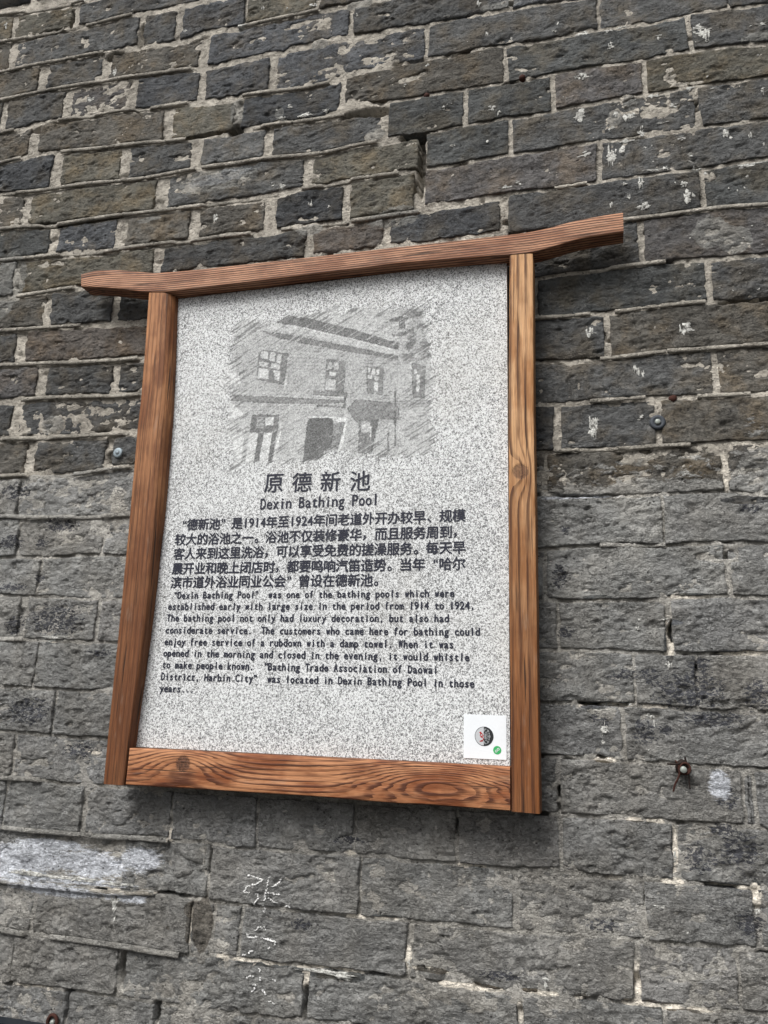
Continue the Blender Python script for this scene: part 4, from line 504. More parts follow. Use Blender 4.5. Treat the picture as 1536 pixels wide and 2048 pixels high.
y = y - 0.0045 * ell_mask(RUB, S, T, 0.7) * (0.8 + 1.4 * fbm(S * 110, T * 110, 19, 3))
A, B = masks(S, T)
tn = np.zeros(S.shape + (4,)); tn[..., 3] = 1
mt = np.array([0.50, 0.462, 0.40]); 
tn[..., :3] = mt * (0.9 + 0.25 * fbm(S * 10, T * 10, 7))[..., None]
tn[..., :3] = tn[..., :3] * (1 + 0.9 * ell_mask(UNP, S, T, 0.7))[..., None]
V = np.stack([S, y, T + BASE], -1).reshape(-1, 3); F = grid_faces(len(US), len(VS))
me = np_mesh('mortar_bed', V, F, {'tint': tn.reshape(-1, 4), 'masks': A.reshape(-1, 4), 'masks2': B.reshape(-1, 4)})
mb = link('mortar_bed', me, M_MORTAR, wall); remember(V, F)
# body of the wall
def box(name, x0, x1, y0, y1, z0, z1, mat, parent=None, bevel=0.0):
    import bmesh
    bm = bmesh.new(); bmesh.ops.create_cube(bm, size=1.0)
    for vv in bm.verts: vv.co = ((x0 + x1) / 2 + vv.co.x * (x1 - x0), (y0 + y1) / 2 + vv.co.y * (y1 - y0), (z0 + z1) / 2 + vv.co.z * (z1 - z0))
    if bevel: bmesh.ops.bevel(bm, geom=bm.edges[:], offset=bevel, segments=2, affect='EDGES', profile=0.7)
    me = bpy.data.meshes.new(name); bm.to_mesh(me); bm.free()
    return link(name, me, mat, parent)
M_CORE = plain('wall_core_masonry', (0.12, 0.115, 0.105), 0.95)
box('wall_body', -2.2, 1.2, 0.05, 0.45, 0.0, 3.9, M_CORE, wall)

# rolled pointing beads that ride on the bed joints
for bi, (key, u0, u1) in enumerate(BEADS):
    f = bed(key); n = max(8, int((u1 - u0) / 0.0035)); uu = np.linspace(u0, u1, n)
    # smoothed centre line
    vv = f(uu); k = 9; pad = np.pad(vv, k, mode='edge'); vv = np.convolve(pad, np.ones(2 * k + 1) / (2 * k + 1), 'valid')
    vv = vv + 0.0007 * fbm(uu * 22, uu * 0 + bi, 500 + bi)
    ph = np.linspace(-0.15 * math.pi, 1.15 * math.pi, 9)
    brk = vnoise(uu * 16, uu * 0 + bi * 3.3, 900) ; thin = smooth(0.16, 0.24, brk)
    crack = (vnoise(uu * 260, uu * 0 + bi, 77) > 0.93)
    rad = (0.0036 + 0.0006 * fbm(uu * 40, uu * 0, 600 + bi)) * (1 - 0.35 * crack)
    if key[0] == 'R': rad = rad * 0.85
    Vb = []
    for kk, p_ in enumerate(ph):
        rz = np.cos(p_) * rad * 1.15; ry = -np.sin(p_) * rad
        ry = ry + 0.0011 * math.exp(-((p_ - 1.25) / 0.28) ** 2)          # groove left by the pointing iron
        Vb.append(np.stack([uu, -0.0028 + ry + 0.006 * (1 - thin), vv + rz + BASE], -1))
    Vb = np.stack(Vb, 1)[:, ::-1]
    F = grid_faces(n, len(ph))
    Vf = Vb.reshape(-1, 3); A, B = masks(Vf[:, 0], Vf[:, 2] - BASE)
    tt = np.tile([0.37, 0.345, 0.298, 1], (len(Vf), 1)); tt[:, :3] *= (0.9 + 0.35 * fbm(Vf[:, 0] * 12, Vf[:, 2] * 3, 44))[:, None]
    F = F[:, ::-1]
    # make the faces look out of the wall
    nrm = np.cross(Vf[F[:, 1]] - Vf[F[:, 0]], Vf[F[:, 2]] - Vf[F[:, 0]])[:, 1].mean()
    if nrm > 0: F = F[:, ::-1]
    me = np_mesh('mortar_bead', Vf, F, {'tint': tt, 'masks': A, 'masks2': B})
    link('mortar_bead', me, M_MORTAR, wall)
    remember(Vf, F)

BVH = BVHTree.FromPolygons(np.concatenate(ALLV).tolist(), np.concatenate(ALLF).tolist(), all_triangles=False)
def surf(u, v, d=0.0):
    hit = BVH.ray_cast(Vector((u, -0.2, v + BASE)), Vector((0, 1, 0)), 0.4)
    yy = hit[0].y if hit[0] is not None else 0.002
    return min(yy, 0.012) - d

# paint splashes and lime spots sitting on the bricks
def splash_mesh(items, name, mat, d=0.0010):
    V = []; F = []
    for cu, cv, ru, rv in items:
        n = max(7, min(18, int(7 + ru * 900)))
        k0 = len(V); V.append((cu, surf(cu, cv, d), cv + BASE)); ring = []
        rr = RS.rand(n) * 1.0 + 0.25
        for ring_k, fr in enumerate((0.55, 1.0)):
            for q in range(n):
                an = 2 * math.pi * q / n; r = fr * (rr[q] if ring_k else (0.6 + 0.4 * rr[q]))
                uu = cu + ru * r * math.cos(an); v_ = cv + rv * r * math.sin(an)
                V.append((uu, surf(uu, v_, d if ring_k == 0 else d * 0.5), v_ + BASE))
        for q in range(n):
            F.append((k0, k0 + 1 + (q + 1) % n, k0 + 1 + q)); a = k0 + 1 + q; b = k0 + 1 + (q + 1) % n
            F.append((a, b, b + n)); F.append((a, b + n, a + n))
    me = np_mesh(name, V, np.array(F), None, True)
    o = link(name, me, mat, wall); o['kind'] = 'stuff'; return o
def splash_mat():
    s = NT('lime_splash'); p = s.pos(); n = s.noise(p, 260, 4, 0.7)
    col = s.mix(s.ramp(n, 0.38, 0.58), (0.22, 0.216, 0.20), (0.54, 0.54, 0.51))
    return s.out(col, 0.85, s.bump(n, 0.8, 0.0012))
M_SPLASH = splash_mat()
items = []
for cu, cv, ru, rv in SPL:
    ru = ru * 0.88 - 0.0004; rv = rv * 0.88 - 0.0004
    area = ru * rv; n = 1 if area < 1.2e-5 else int(min(26, 4 + area / 1.0e-5))
    if n == 1: items.append((cu, cv, ru * 0.9, rv * 0.9)); continue
    for _ in range(n):
        a = RS.rand() * 6.283; r = math.sqrt(RS.rand()) * 0.85
        f_ = 0.16 + 0.30 * RS.rand() ** 2 + (0.12 if area > 1e-4 else 0.2)
        asp = math.exp(RS.normal(0, 0.45)); items.append((cu + ru * r * math.cos(a), cv + rv * r * math.sin(a), max(0.0008, ru * f_ * asp), max(0.0007, rv * f_ / asp)))
for _ in range(90):                                       # scattered tiny specks, upper right mostly
    uu = -0.55 + 0.85 * RS.rand() ** 0.6; v_ = 0.55 + 0.8 * RS.rand(); r = 0.0006 + 0.0009 * RS.rand() ** 2
    items.append((uu, v_, r * (1 + RS.rand()), r))
splash_mesh(items, 'paint_splashes', M_SPLASH)

ch = []
for st in CHALK:
    for (a, b) in zip(st[:-1], st[1:]):
        L = math.hypot(b[0] - a[0], b[1] - a[1]); n = max(2, int(L / 0.0010))
        for q in range(n):
            t = (q + RS.rand() * 0.6) / n
            if RS.rand() < 0.30: continue
            ch.append((a[0] + (b[0] - a[0]) * t + RS.normal(0, 0.0005), a[1] + (b[1] - a[1]) * t + RS.normal(0, 0.0005), 0.0009 + 0.0009 * RS.rand(), 0.0008 + 0.0007 * RS.rand()))
    if len(st) == 1: ch.append((st[0][0], st[0][1], 0.001, 0.001))
M_CHALK = plain('chalk', (0.74, 0.74, 0.73), 0.95)
splash_mesh(ch, 'chalk_marks', M_CHALK, 0.0016)

# ------------------------------------------------------------------ wood
def wood(name, period, knots=(), warp=0.004, light=(0.36, 0.20, 0.115), dark=(0.085, 0.042, 0.024), mid=(0.27, 0.125, 0.055), grad=None, ringw=0.30, strength=1.0, lenscale=2.5, prof=None, knotk=0.92, greyk=0.35, modk=0.30, streakk=0.70):
    s = NT(name); g = s.attr('grain').outputs['Color']; gx = s.sep(g); L, Wd_, Dp = gx[0], gx[1], gx[2]
    gv = s.vmath('MULTIPLY', g, (lenscale, 14.0, 14.0))
    n1 = s.noise(gv, 1.3, 3, 0.5); n2 = s.noise(s.vmath('MULTIPLY', g, (9, 60, 60)), 1.6, 3, 0.55)
    F = s.math('ADD', Wd_, s.math('MULTIPLY', Dp, 0.6))
    if prof: F = s.math('ADD', s.math('MULTIPLY', s.math('POWER', s.math('MAXIMUM', F, 0.0001), prof[0]), prof[1]), 0.0)
    F = s.math('ADD', F, s.math('MULTIPLY', s.math('SUBTRACT', n1, 0.5), warp * 2))
    F = s.math('ADD', F, s.math('MULTIPLY', s.math('SUBTRACT', n2, 0.5), warp * 0.22))
    core = None
    for (x0, w0, a, b, A, dk) in knots:
        dx = s.math('DIVIDE', s.math('SUBTRACT', L, x0), a); dw = s.math('DIVIDE', s.math('SUBTRACT', Wd_, w0), b)
        r2 = s.math('ADD', s.math('MULTIPLY', dx, dx), s.math('MULTIPLY', dw, dw))
        r2n = s.math('MULTIPLY', r2, s.math('ADD', 0.6, s.math('MULTIPLY', n2, 0.8)))
        e = s.math('POWER', 2.718, s.math('MULTIPLY', r2n, -1.0))
        F = s.math('ADD', F, s.math('MULTIPLY', e, A))
        if dk > 0:
            dx2 = s.math('DIVIDE', s.math('SUBTRACT', L, x0), dk); dw2 = s.math('DIVIDE', s.math('SUBTRACT', Wd_, w0), dk)
            rr = s.math('SQRT', s.math('ADD', s.math('MULTIPLY', dx2, dx2), s.math('MULTIPLY', dw2, dw2)))
            rr = s.math('ADD', rr, s.math('MULTIPLY', s.math('SUBTRACT', s.noise(g, 420, 3), 0.5), 0.5))
            c = s.ramp(rr, 0.75, 1.1, 1.0, 0.0); core = c if core is None else s.math('MAXIMUM', core, c)
    ph = s.math('FRACT', s.math('DIVIDE', F, period))
    ring = s.math('MULTIPLY', s.ramp(ph, 0.0, 1 - ringw * 0.4), s.ramp(ph, 1 - ringw * 0.35, 1.0, 1.0, 0.0))
    ring = s.ramp(ring, 1 - ringw * 1.6, 1.0)
    ring = s.math('MULTIPLY', ring, s.ramp(s.noise(s.vmath('MULTIPLY', g, (8, 130, 130)), 1.0, 3, 0.6), 0.36, 0.58, modk, 1.0))
    fib = s.noise(s.vmath('MULTIPLY', g, (18, 900, 900)), 1.0, 4, 0.65)
    fib2 = s.noise(s.vmath('MULTIPLY', g, (6, 160, 160)), 1.0, 4, 0.6)
    blot = s.noise(s.vmath('MULTIPLY', g, (7, 22, 22)), 1.0, 4, 0.6)
    base = s.mix(s.ramp(blot, 0.40, 0.60), light, mid)
    base = s.mix(s.math('MULTIPLY', s.ramp(s.noise(s.vmath('MULTIPLY', g, (14, 70, 70)), 1.0, 4, 0.65), 0.50, 0.70), 0.5), base, (mid[0] * 0.62, mid[1] * 0.55, mid[2] * 0.5))
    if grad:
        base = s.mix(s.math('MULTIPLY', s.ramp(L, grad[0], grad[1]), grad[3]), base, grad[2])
    base = s.scale(base, s.math('ADD', 0.02, s.math('MULTIPLY', fib, 2.0)))
    streak = s.ramp(s.noise(s.vmath('MULTIPLY', g, (3.5, 210, 210)), 1.0, 3, 0.6), 0.57, 0.72)
    base = s.mix(s.math('MULTIPLY', streak, streakk), base, dark)
    grey = s.ramp(s.noise(s.vmath('MULTIPLY', g, (9, 40, 40)), 1.0, 4, 0.7), 0.56, 0.72)
    base = s.mix(s.math('MULTIPLY', grey, greyk), base, (0.30, 0.235, 0.185))
    base = s.mix(s.math('MULTIPLY', s.ramp(fib2, 0.54, 0.68), 0.45), base, dark)
    col = s.mix(s.math('MULTIPLY', ring, strength), base, dark)
    if core is not None: col = s.mix(s.math('MULTIPLY', core, knotk), col, s.scale((0.075, 0.034, 0.020), s.ramp(s.noise(g, 330, 4, 0.7), 0.35, 0.65, 0.2, 1.9)))
    # dirt lines and checks
    chk = s.math('MULTIPLY', s.ramp(s.noise(s.vmath('MULTIPLY', g, (5, 260, 260)), 1.0, 2), 0.63, 0.67), 0.9)
    col = s.mix(chk, col, (0.03, 0.018, 0.012))
    h = s.math('ADD', s.math('MULTIPLY', ring, 0.0005), s.math('MULTIPLY', fib, 0.0004))
    h = s.math('SUBTRACT', h, s.math('MULTIPLY', chk, 0.0008))
    if core is not None: h = s.math('SUBTRACT', h, s.math('MULTIPLY', core, 0.0006))
    return s.out(col, 0.62, s.bump(h, 1.0, 1.0))

def plank(name, A, B, yf, yb, mat, parent, n=90, r=0.0022, chamfer=None, caps=True, g0=0.0, sawn=0.0):
    """a stick between two edge curves A and B (lists of (u, v)); front at yf, back at yb"""
    def resample(P):
        P = np.array(P, dtype=float); d = np.concatenate([[0], np.cumsum(np.linalg.norm(np.diff(P, axis=0), axis=1))]); t = np.linspace(0, d[-1], n)
        # light smoothing of the traced corner points
        X = np.stack([np.interp(t, d, P[:, 0]), np.interp(t, d, P[:, 1])], 1)
        k = 4; Xp = np.pad(X, ((k, k), (0, 0)), mode='reflect', reflect_type='odd'); ker = np.ones(2 * k + 1) / (2 * k + 1)
        return np.stack([np.convolve(Xp[:, 0], ker, 'valid'), np.convolve(Xp[:, 1], ker, 'valid')], 1)
    a, b = resample(A), resample(B)
    wv = np.linalg.norm(b - a, axis=1)[:, None]; dirv = (b - a) / wv
    ln = np.concatenate([[0], np.cumsum(np.linalg.norm(np.diff((a + b) / 2, axis=0), axis=1))])
    cb = np.zeros(n) + r if chamfer is None else np.interp(np.linspace(0, 1, n), np.linspace(0, 1, len(chamfer)), chamfer)
    prof = []                                        # (offset from A or fraction, y)
    prof += [('a', 0.0, yb), ('a', 0.0, yf + r + 0.0012), ('a', 0.0, yf + r), ('a', r * 0.3, yf + r * 0.3), ('a', r, yf)]
    prof += [('f', q, yf) for q in (0.2, 0.35, 0.5, 0.65, 0.8)]
    prof += [('c', 1.0, yf), ('c', 0.5, None), ('b', 0.0, None), ('b', 0.0, 'x'), ('b', 0.0, yb)]
    cols = []; gr = []
    for kind, q, yy in prof:
        if kind == 'a': off = np.zeros(n) + q
        elif kind == 'f': off = r + q * (wv[:, 0] - r - cb)
        elif kind == 'c': off = wv[:, 0] - cb * q
        else: off = wv[:, 0]
        if kind == 'c' and yy is None: Y = yf + np.minimum(cb * 0.45, 0.012) * 0.42 + 0 * off
        elif kind == 'b' and yy == 'x': Y = yf + np.minimum(cb * 1.0, 0.014) + 0.0012 + 0 * off
        elif kind == 'b' and yy is None: Y = yf + np.minimum(cb * 1.0, 0.014) + 0 * off
        else: Y = np.zeros(n) + yy
        wobn = 0.0004 * fbm(ln * 30, off * 200, 40) if kind in 'abc' else 0
        Pp = a + dirv * off[:, None]
        cols.append(np.stack([Pp[:, 0] + wobn, Y + 0.0003 * fbm(ln * 25, off * 90, 3), Pp[:, 1] + BASE], 1))
        acr = off
        if sawn:                                       # growth rings run straight through, the sawn edges cut them
            i0, i1 = int(n * 0.25), int(n * 0.75); sl_ = (a[i1, 1] - a[i0, 1]) / (a[i1, 0] - a[i0, 0]); acr = (1 - sawn) * off + sawn * (a[i0, 1] + sl_ * (Pp[:, 0] - a[i0, 0]) - Pp[:, 1])
        gr.append(np.stack([ln + g0, acr + 0.0 * ln, Y - yf, np.ones(n)], 1))
    V = np.stack(cols, 1); G = np.stack(gr, 1); m = V.shape[1]
    F = grid_faces(n, m).tolist()
    V = V.reshape(-1, 3); G = G.reshape(-1, 4)
    # end caps: fan quads across the section
    F = [tuple(f) for f in F]
    me = bpy.data.meshes.new(name)
    capV = []; capG = []; base_i = len(V)
    capf = []
    for end in (0, n - 1):
        idx = [end * m + j for j in range(m)]
        st = base_i + len(capV); capV += [V[i] for i in idx]; gg = G[idx].copy(); gg[:, 0] = gg[:, 2] * 0.2 + end; capG += list(gg)
        capf.append(tuple(st + j for j in (range(m) if end else reversed(range(m)))))
    allV = np.concatenate([V, np.array(capV)]); allG = np.concatenate([G, np.array(capG)])
    me.from_pydata(allV.tolist(), [], F + capf + [tuple(reversed(())) for _ in ()]); 
    me.polygons.foreach_set('use_smooth', [True] * len(F) + [False] * len(capf))
    at = me.attributes.new('grain', 'FLOAT_COLOR', 'POINT'); at.data.foreach_set('color', allG.astype(np.float32).ravel())
    import bmesh
    bm = bmesh.new(); bm.from_mesh(me); bmesh.ops.recalc_face_normals(bm, faces=bm.faces[:])
    bm.to_mesh(me); bm.free(); me.update()
    return link(name, me, mat, parent)

YF, YB = -0.055, -0.024
sign = empty('wall_sign', 'timber framed speckled stone sign with a building sketch and bilingual text', 'sign', (0, 0, 0))
M_BEAM = wood('weathered_beam', 0.0041, modk=0.75, streakk=0.30, warp=0.0034, light=(0.42, 0.215, 0.125), mid=(0.26, 0.112, 0.058), dark=(0.050, 0.024, 0.017), ringw=0.40, strength=1.0, lenscale=1.6)
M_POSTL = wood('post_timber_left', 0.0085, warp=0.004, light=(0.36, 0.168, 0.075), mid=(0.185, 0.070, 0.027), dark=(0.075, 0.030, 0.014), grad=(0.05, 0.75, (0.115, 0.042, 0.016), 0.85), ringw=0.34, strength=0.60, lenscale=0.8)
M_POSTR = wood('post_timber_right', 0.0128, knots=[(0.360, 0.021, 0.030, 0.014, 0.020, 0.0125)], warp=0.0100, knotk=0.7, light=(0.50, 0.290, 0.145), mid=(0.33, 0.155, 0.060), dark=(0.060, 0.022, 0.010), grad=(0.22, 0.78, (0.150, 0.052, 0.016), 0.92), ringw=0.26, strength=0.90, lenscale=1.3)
M_RAIL = wood('rail_timber', 0.0072, knots=[(0.094, 0.019, 0.060, 0.024, 0.034, 0.0125), (0.487, 0.026, 0.100, 0.024, 0.052, 0.0)], warp=0.0050, light=(0.43, 0.200, 0.096), mid=(0.200, 0.064, 0.023), dark=(0.060, 0.018, 0.009), ringw=0.42, strength=0.92, lenscale=1.6)
plank('top_beam', BEAMT, BEAMB, YF - 0.001, YB, M_BEAM, sign, n=150, r=0.0018, sawn=0.55)
LPO[0][1] -= 0.0022; LPI[0][1] -= 0.0022; RPI[0][1] -= 0.002; RPO[0][1] -= 0.002
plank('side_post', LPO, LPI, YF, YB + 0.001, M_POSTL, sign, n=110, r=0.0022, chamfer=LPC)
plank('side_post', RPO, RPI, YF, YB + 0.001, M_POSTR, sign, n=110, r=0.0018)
RAT2 = [[RAT[0][0] + 0.0012, RAT[0][1]]] + RAT[1:-1] + [[-0.1288, RAT[-1][1]]]; RAB2 = [[RAT[0][0] + 0.0012, RAB[0][1]]] + RAB[1:-1] + [[-0.1288, RAB[-1][1]]]
plank('bottom_rail', RAT2, RAB2, YF + 0.0015, YB, M_RAIL, sign, n=120, r=0.0018)

# ------------------------------------------------------------------ stone panel
PX0, PX1, PZ0, PZ1 = PANEL; PY = -0.0322
def stone_mat():
    s = NT('speckled_stone'); p = s.pos()
    n1 = s.noise(p, 450, 3, 0.62, 0.9); n2 = s.noise(p, 860, 2, 0.6, 0.4); n3 = s.noise(s.pos((1, 1, 2.4)), 120, 4, 0.7, 0.8); big = s.noise(p, 9, 3)
    sk = s.attr('sketch').outputs['Color']; skx = s.sep(sk)       # x = inside the print, y = grey of the print
    f = s.math('ADD', s.math('MULTIPLY', n1, 0.72), s.math('MULTIPLY', n2, 0.28))
    f = s.math('ADD', f, s.math('MULTIPLY', s.math('SUBTRACT', big, 0.5), 0.06))
    spec = s.ramp(f, 0.474, 0.508, 1.0, 0.0)
    mark = s.ramp(n3, 0.325, 0.36, 1.0, 0.0)
    spec = s.math('MAXIMUM', spec, s.math('MULTIPLY', mark, 0.9))
    stone = s.mix(s.math('MULTIPLY', spec, 0.90), s.scale((0.68, 0.695, 0.70), s.math('ADD', 0.74, s.math('MULTIPLY', n2, 0.5))), s.scale((0.13, 0.132, 0.135), s.ramp(s.noise(p, 300, 2), 0.35, 0.65, 0.35, 1.7)))
    stain = s.ramp(s.noise(s.pos((1, 1, 0.7)), 5, 4, 0.65), 0.5, 0.72); stone = s.mix(s.math('MULTIPLY', stain, 0.16), stone, (0.42, 0.40, 0.35))
    # pencil print
    hat = s.noise(s.vmath('MULTIPLY', s.n_rot(p), (90, 1, 800)), 1.0, 3, 0.6)
    g2 = s.math('MULTIPLY', skx[1], s.math('ADD', 0.62, s.math('ADD', s.math('MULTIPLY', hat, 0.26), s.math('MULTIPLY', s.ramp(s.math('ADD', s.math('MULTIPLY', n1, 0.5), s.math('MULTIPLY', n2, 0.5)), 0.36, 0.62), 0.42))))
    g2 = s.math('POWER', g2, 1.75)
    pr = s.n.new('ShaderNodeCombineXYZ')
    for k_, m_ in enumerate((0.98, 1.0, 1.0)): s.put(pr.inputs[k_], s.math('MULTIPLY', g2, 0.78 * m_))
    cov = s.ramp(s.math('ADD', skx[0], s.math('MULTIPLY', s.math('SUBTRACT', hat, 0.5), 0.6)), 0.30, 0.70)
    col = s.mix(s.math('MULTIPLY', cov, 0.90), stone, pr.outputs[0])
    return s.out(col, 0.7, s.bump(s.math('ADD', f, 0), 0.5, 0.0008))
def n_rot(s, p):
    n = s.n.new('ShaderNodeVectorRotate'); n.rotation_type = 'Y_AXIS'; s.put(n.inputs['Vector'], p); s.put(n.inputs['Angle'], math.radians(32)); return n.outputs[0]
NT.n_rot = n_rot
M_STONE = stone_mat()
def point_in(poly_, U, Vv):
    P = np.array(poly_); ins = np.zeros(U.shape, bool); j = len(P) - 1
    for i in range(len(P)):
        xi, yi = P[i]; xj, yj = P[j]
        c = ((yi > Vv) != (yj > Vv)) & (U < (xj - xi) * (Vv - yi) / (yj - yi + 1e-12) + xi); ins ^= c; j = i
    return ins
pu = np.concatenate([[PX0], np.arange(-0.635, -0.215, 0.0012), [PX1]]); pv = np.concatenate([[PZ0, 0.30], np.arange(0.36, 0.69, 0.0012), [PZ1]])
S, T = np.meshgrid(pu, pv, indexing='ij')
Uw = S + 0.0008 * fbm(S * 150, T * 150, 8, 2); Vw = T + 0.0008 * fbm(S * 150, T * 150, 18, 2)
tone = np.full(S.shape, 0.90)
for tn_, pl_ in SK:
    ins = point_in(pl_, Uw, Vw); tt = tn_ + 0.06 if 0.6 < tn_ < 0.8 else tn_ + 0.02 if tn_ <= 0.6 else tn_ - 0.02
    tone = np.where(ins, tt, tone)
    if tn_ <= 0.6:                                                  # pencilled outline round the dark shapes
        P = np.array(pl_)
        for a_, b_ in zip(P, np.roll(P, -1, axis=0)):
            d_ = b_ - a_; L2 = (d_ ** 2).sum() + 1e-12; t_ = np.clip(((S - a_[0]) * d_[0] + (T - a_[1]) * d_[1]) / L2, 0, 1)
            dist = np.hypot(S - a_[0] - t_ * d_[0], T - a_[1] - t_ * d_[1]); tone = np.where((dist < 0.0008) & (vnoise(S * 300, T * 300, 3) > 0.35), np.minimum(tone, 0.50), tone)
body_ = (tone > 0.64) & (tone < 0.84)
cyc = (T + 0.22 * (S + 0.42) * np.clip((T - 0.45) / 0.2, -0.5, 1)) / 0.0062
brickl = ((cyc - np.floor(cyc)) < 0.28) & (vnoise(S * 90, T * 30, 12) > 0.38)
tone = np.where(body_ & brickl, tone - 0.07, tone)
# roof edge tiles, foliage at the right
tree = smooth(0.42, 0.62, vnoise(S * 95, T * 95, 51) * 0.6 + vnoise(S * 210, T * 210, 52) * 0.4) * smooth(-0.315, -0.285, S) * smooth(0.53, 0.57, T)
tone = tone * (1 - 0.26 * tree)
hx = (S * 0.85 + T * 0.5); hz = (T * 0.85 - S * 0.5)
hatch = vnoise(hx * 36, hz * 480, 3)
edge_d = np.clip(np.minimum(np.minimum(S + 0.617, -0.237 - S), np.minimum(T - 0.374, 0.668 - T)) / 0.07, 0, 1)
tone = tone * (1 - (0.10 + 0.20 * (1 - edge_d)) * smooth(0.60, 0.82, hatch))
tone = np.where((hatch < 0.13) & (tone < 0.62), tone + 0.16, tone)
tone = np.where(tone < 0.64, tone - 0.09, tone)
tone = tone + 0.13 * (vnoise(S * 430, T * 430, 2) - 0.5) + 0.10 * (vnoise(S * 800, T * 800, 29) - 0.5) + 0.05 * fbm(S * 40, T * 40, 8, 3)
tone = np.clip(tone - 0.05, 0.28, 0.98)
eu = np.minimum(S + 0.617, -0.237 - S); ev = np.minimum(T - 0.374, 0.668 - T)
em = np.minimum(eu, ev) + 0.022 * fbm(S * 22, T * 22, 4, 3) + 0.026 * (hatch - 0.5) * np.exp(-np.maximum(0, np.minimum(eu, ev)) / 0.03)
cover = smooth(-0.002, 0.034, em)
cover = cover * (1 - 0.7 * smooth(0.60, 0.655, T - 0.10 * (S + 0.42)) * (S < -0.46) * (tone > 0.86))
SKA = np.stack([cover, tone, np.zeros_like(S), np.ones_like(S)], -1).reshape(-1, 4)
V = np.stack([S, np.full(S.shape, PY), T + BASE], -1).reshape(-1, 3)
F = grid_faces(len(pu), len(pv)); nv = len(V)
# rim and back of the slab
rimV = []; corner = [(PX0, PZ0), (PX1, PZ0), (PX1, PZ1), (PX0, PZ1)]
for yy in (PY, -0.012): rimV += [(x, yy, z + BASE) for x, z in corner]
rf = [(nv + i, nv + 4 + i, nv + 4 + (i + 1) % 4, nv + (i + 1) % 4) for i in range(4)]
me = np_mesh('stone_panel', np.concatenate([V, np.array(rimV)]), np.concatenate([F, np.array(rf)]), {'sketch': np.concatenate([SKA, np.tile([0, 1, 0, 1], (8, 1))])}, False)
panel = link('stone_panel', me, M_STONE, sign)
M_BATTEN = plain('sign_backing', (0.03, 0.024, 0.02), 0.9)
box('backing_board', PX0 - 0.004, PX1 + 0.002, -0.0118, -0.0065, PZ0 + BASE - 0.004, PZ1 + BASE, M_BATTEN, sign)

# ------------------------------------------------------------------ lettering
M_INK = plain('dark_ink', (0.018, 0.020, 0.034), 0.55, var=0.1, bump=0.00005)
GL = {}
def glyph(ch):
    if ch in GL: return GL[ch]
    cu = bpy.data.curves.new('g', 'FONT'); cu.body = ch; cu.size = 1.0; cu.resolution_u = 3; cu.fill_mode = 'BOTH'; cu.extrude = 0.0
    cu.offset = 0.0
    ob = bpy.data.objects.new('g', cu); COL.objects.link(ob); dg = bpy.context.evaluated_depsgraph_get(); dg.update()
    me = ob.evaluated_get(dg).to_mesh()
    me.calc_loop_triangles()
    V = np.array([v.co[:2] for v in me.vertices]) if len(me.vertices) else np.zeros((0, 2))
    F = [tuple(t.vertices) for t in me.loop_triangles]
    bpy.data.objects.remove(ob); bpy.data.curves.remove(cu)
    GL[ch] = (V, F); return GL[ch]
ref = glyph('国')[0]; CJK_H = ref[:, 1].max() - ref[:, 1].min(); CJK_MID = (ref[:, 1].max() + ref[:, 1].min()) / 2; CJK_X = (ref[:, 0].max() + ref[:, 0].min()) / 2
capg = glyph('H')[0]; CAP = capg[:, 1].max()
WIDE = glyph('m')[0]; 
def text_mesh(name, lines, parent, cjk_em, cellw, label=None, dy=0.0007, latin_em=None, bold=0.00048):
    """lines: (string, u at start, v of the line's middle); half-width cells for latin, full cells for CJK"""
    V = []; F = []
    em = cjk_em; k = em * 0.90 / CJK_H; lem = latin_em or em; lk = lem * 0.74 / CAP
    for txt, u0, vmid in lines:
        x = u0
        for ch_ in txt:
            full = ord(ch_) > 0x2e80 or ch_ in '“”' and cellw is None
            adv = em if full else (cellw or em / 2)
            if ch_ not in ' ':
                Vg, Fg = glyph(ch_)
                if len(Vg):
                    gx0, gx1 = Vg[:, 0].min(), Vg[:, 0].max(); gw = gx1 - gx0
                    if ch_ in '“”':
                        sx = lk * 0.8; w_ = gw * sx
                        ox = x + adv - w_ - adv * 0.08 - gx0 * sx if ch_ == '“' else x + adv * 0.10 - gx0 * sx
                        P = np.stack([Vg[:, 0] * sx + ox, (Vg[:, 1]) * lk + vmid - CAP * lk / 2], 1)
                    elif full and ch_ in '，。、':
                        P = np.stack([(Vg[:, 0] - gx0) * k + x + em * 0.10, (Vg[:, 1] - Vg[:, 1].min()) * k + vmid - em * 0.42], 1)
                    elif full:
                        P = np.stack([(Vg[:, 0] - CJK_X) * k + x + em / 2, (Vg[:, 1] - CJK_MID) * k + vmid], 1)
                    else:
                        sx = min(lk * 0.92, adv * 0.80 / max(gw, 1e-6))
                        P = np.stack([(Vg[:, 0] - (gx0 + gx1) / 2) * sx + x + adv / 2, Vg[:, 1] * lk + vmid - CAP * lk / 2], 1)
                    for si_, (ox_, oz_) in enumerate(((-1, 0), (1, 0), (0, -1), (0, 1))):       # heavier strokes
                        b = len(V); V += [(q[0] + ox_ * bold * 1.0, PY - dy - 0.00002 * si_, q[1] + oz_ * bold * 0.8 + BASE) for q in P]; F += [tuple(b + i for i in t) for t in Fg]
            x += adv
    F = np.array(F); Va = np.array(V)
    nrm = np.cross(Va[F[:, 1]] - Va[F[:, 0]], Va[F[:, 2]] - Va[F[:, 0]])[:, 1]
    fl = nrm > 0; F[fl] = F[fl][:, ::-1]
    o = link(name, np_mesh(name, Va, F, None, False), M_INK, parent)
    if label: o['label'] = label
    return o
for i_, c_ in enumerate('原德新池'):
    pass
text_mesh('title_lettering', [('原', -0.5288, 0.3535), ('德', -0.4800, 0.3522), ('新', -0.4312, 0.3510), ('池', -0.3815, 0.3498)], panel, 0.0345, None, 'large Chinese title')
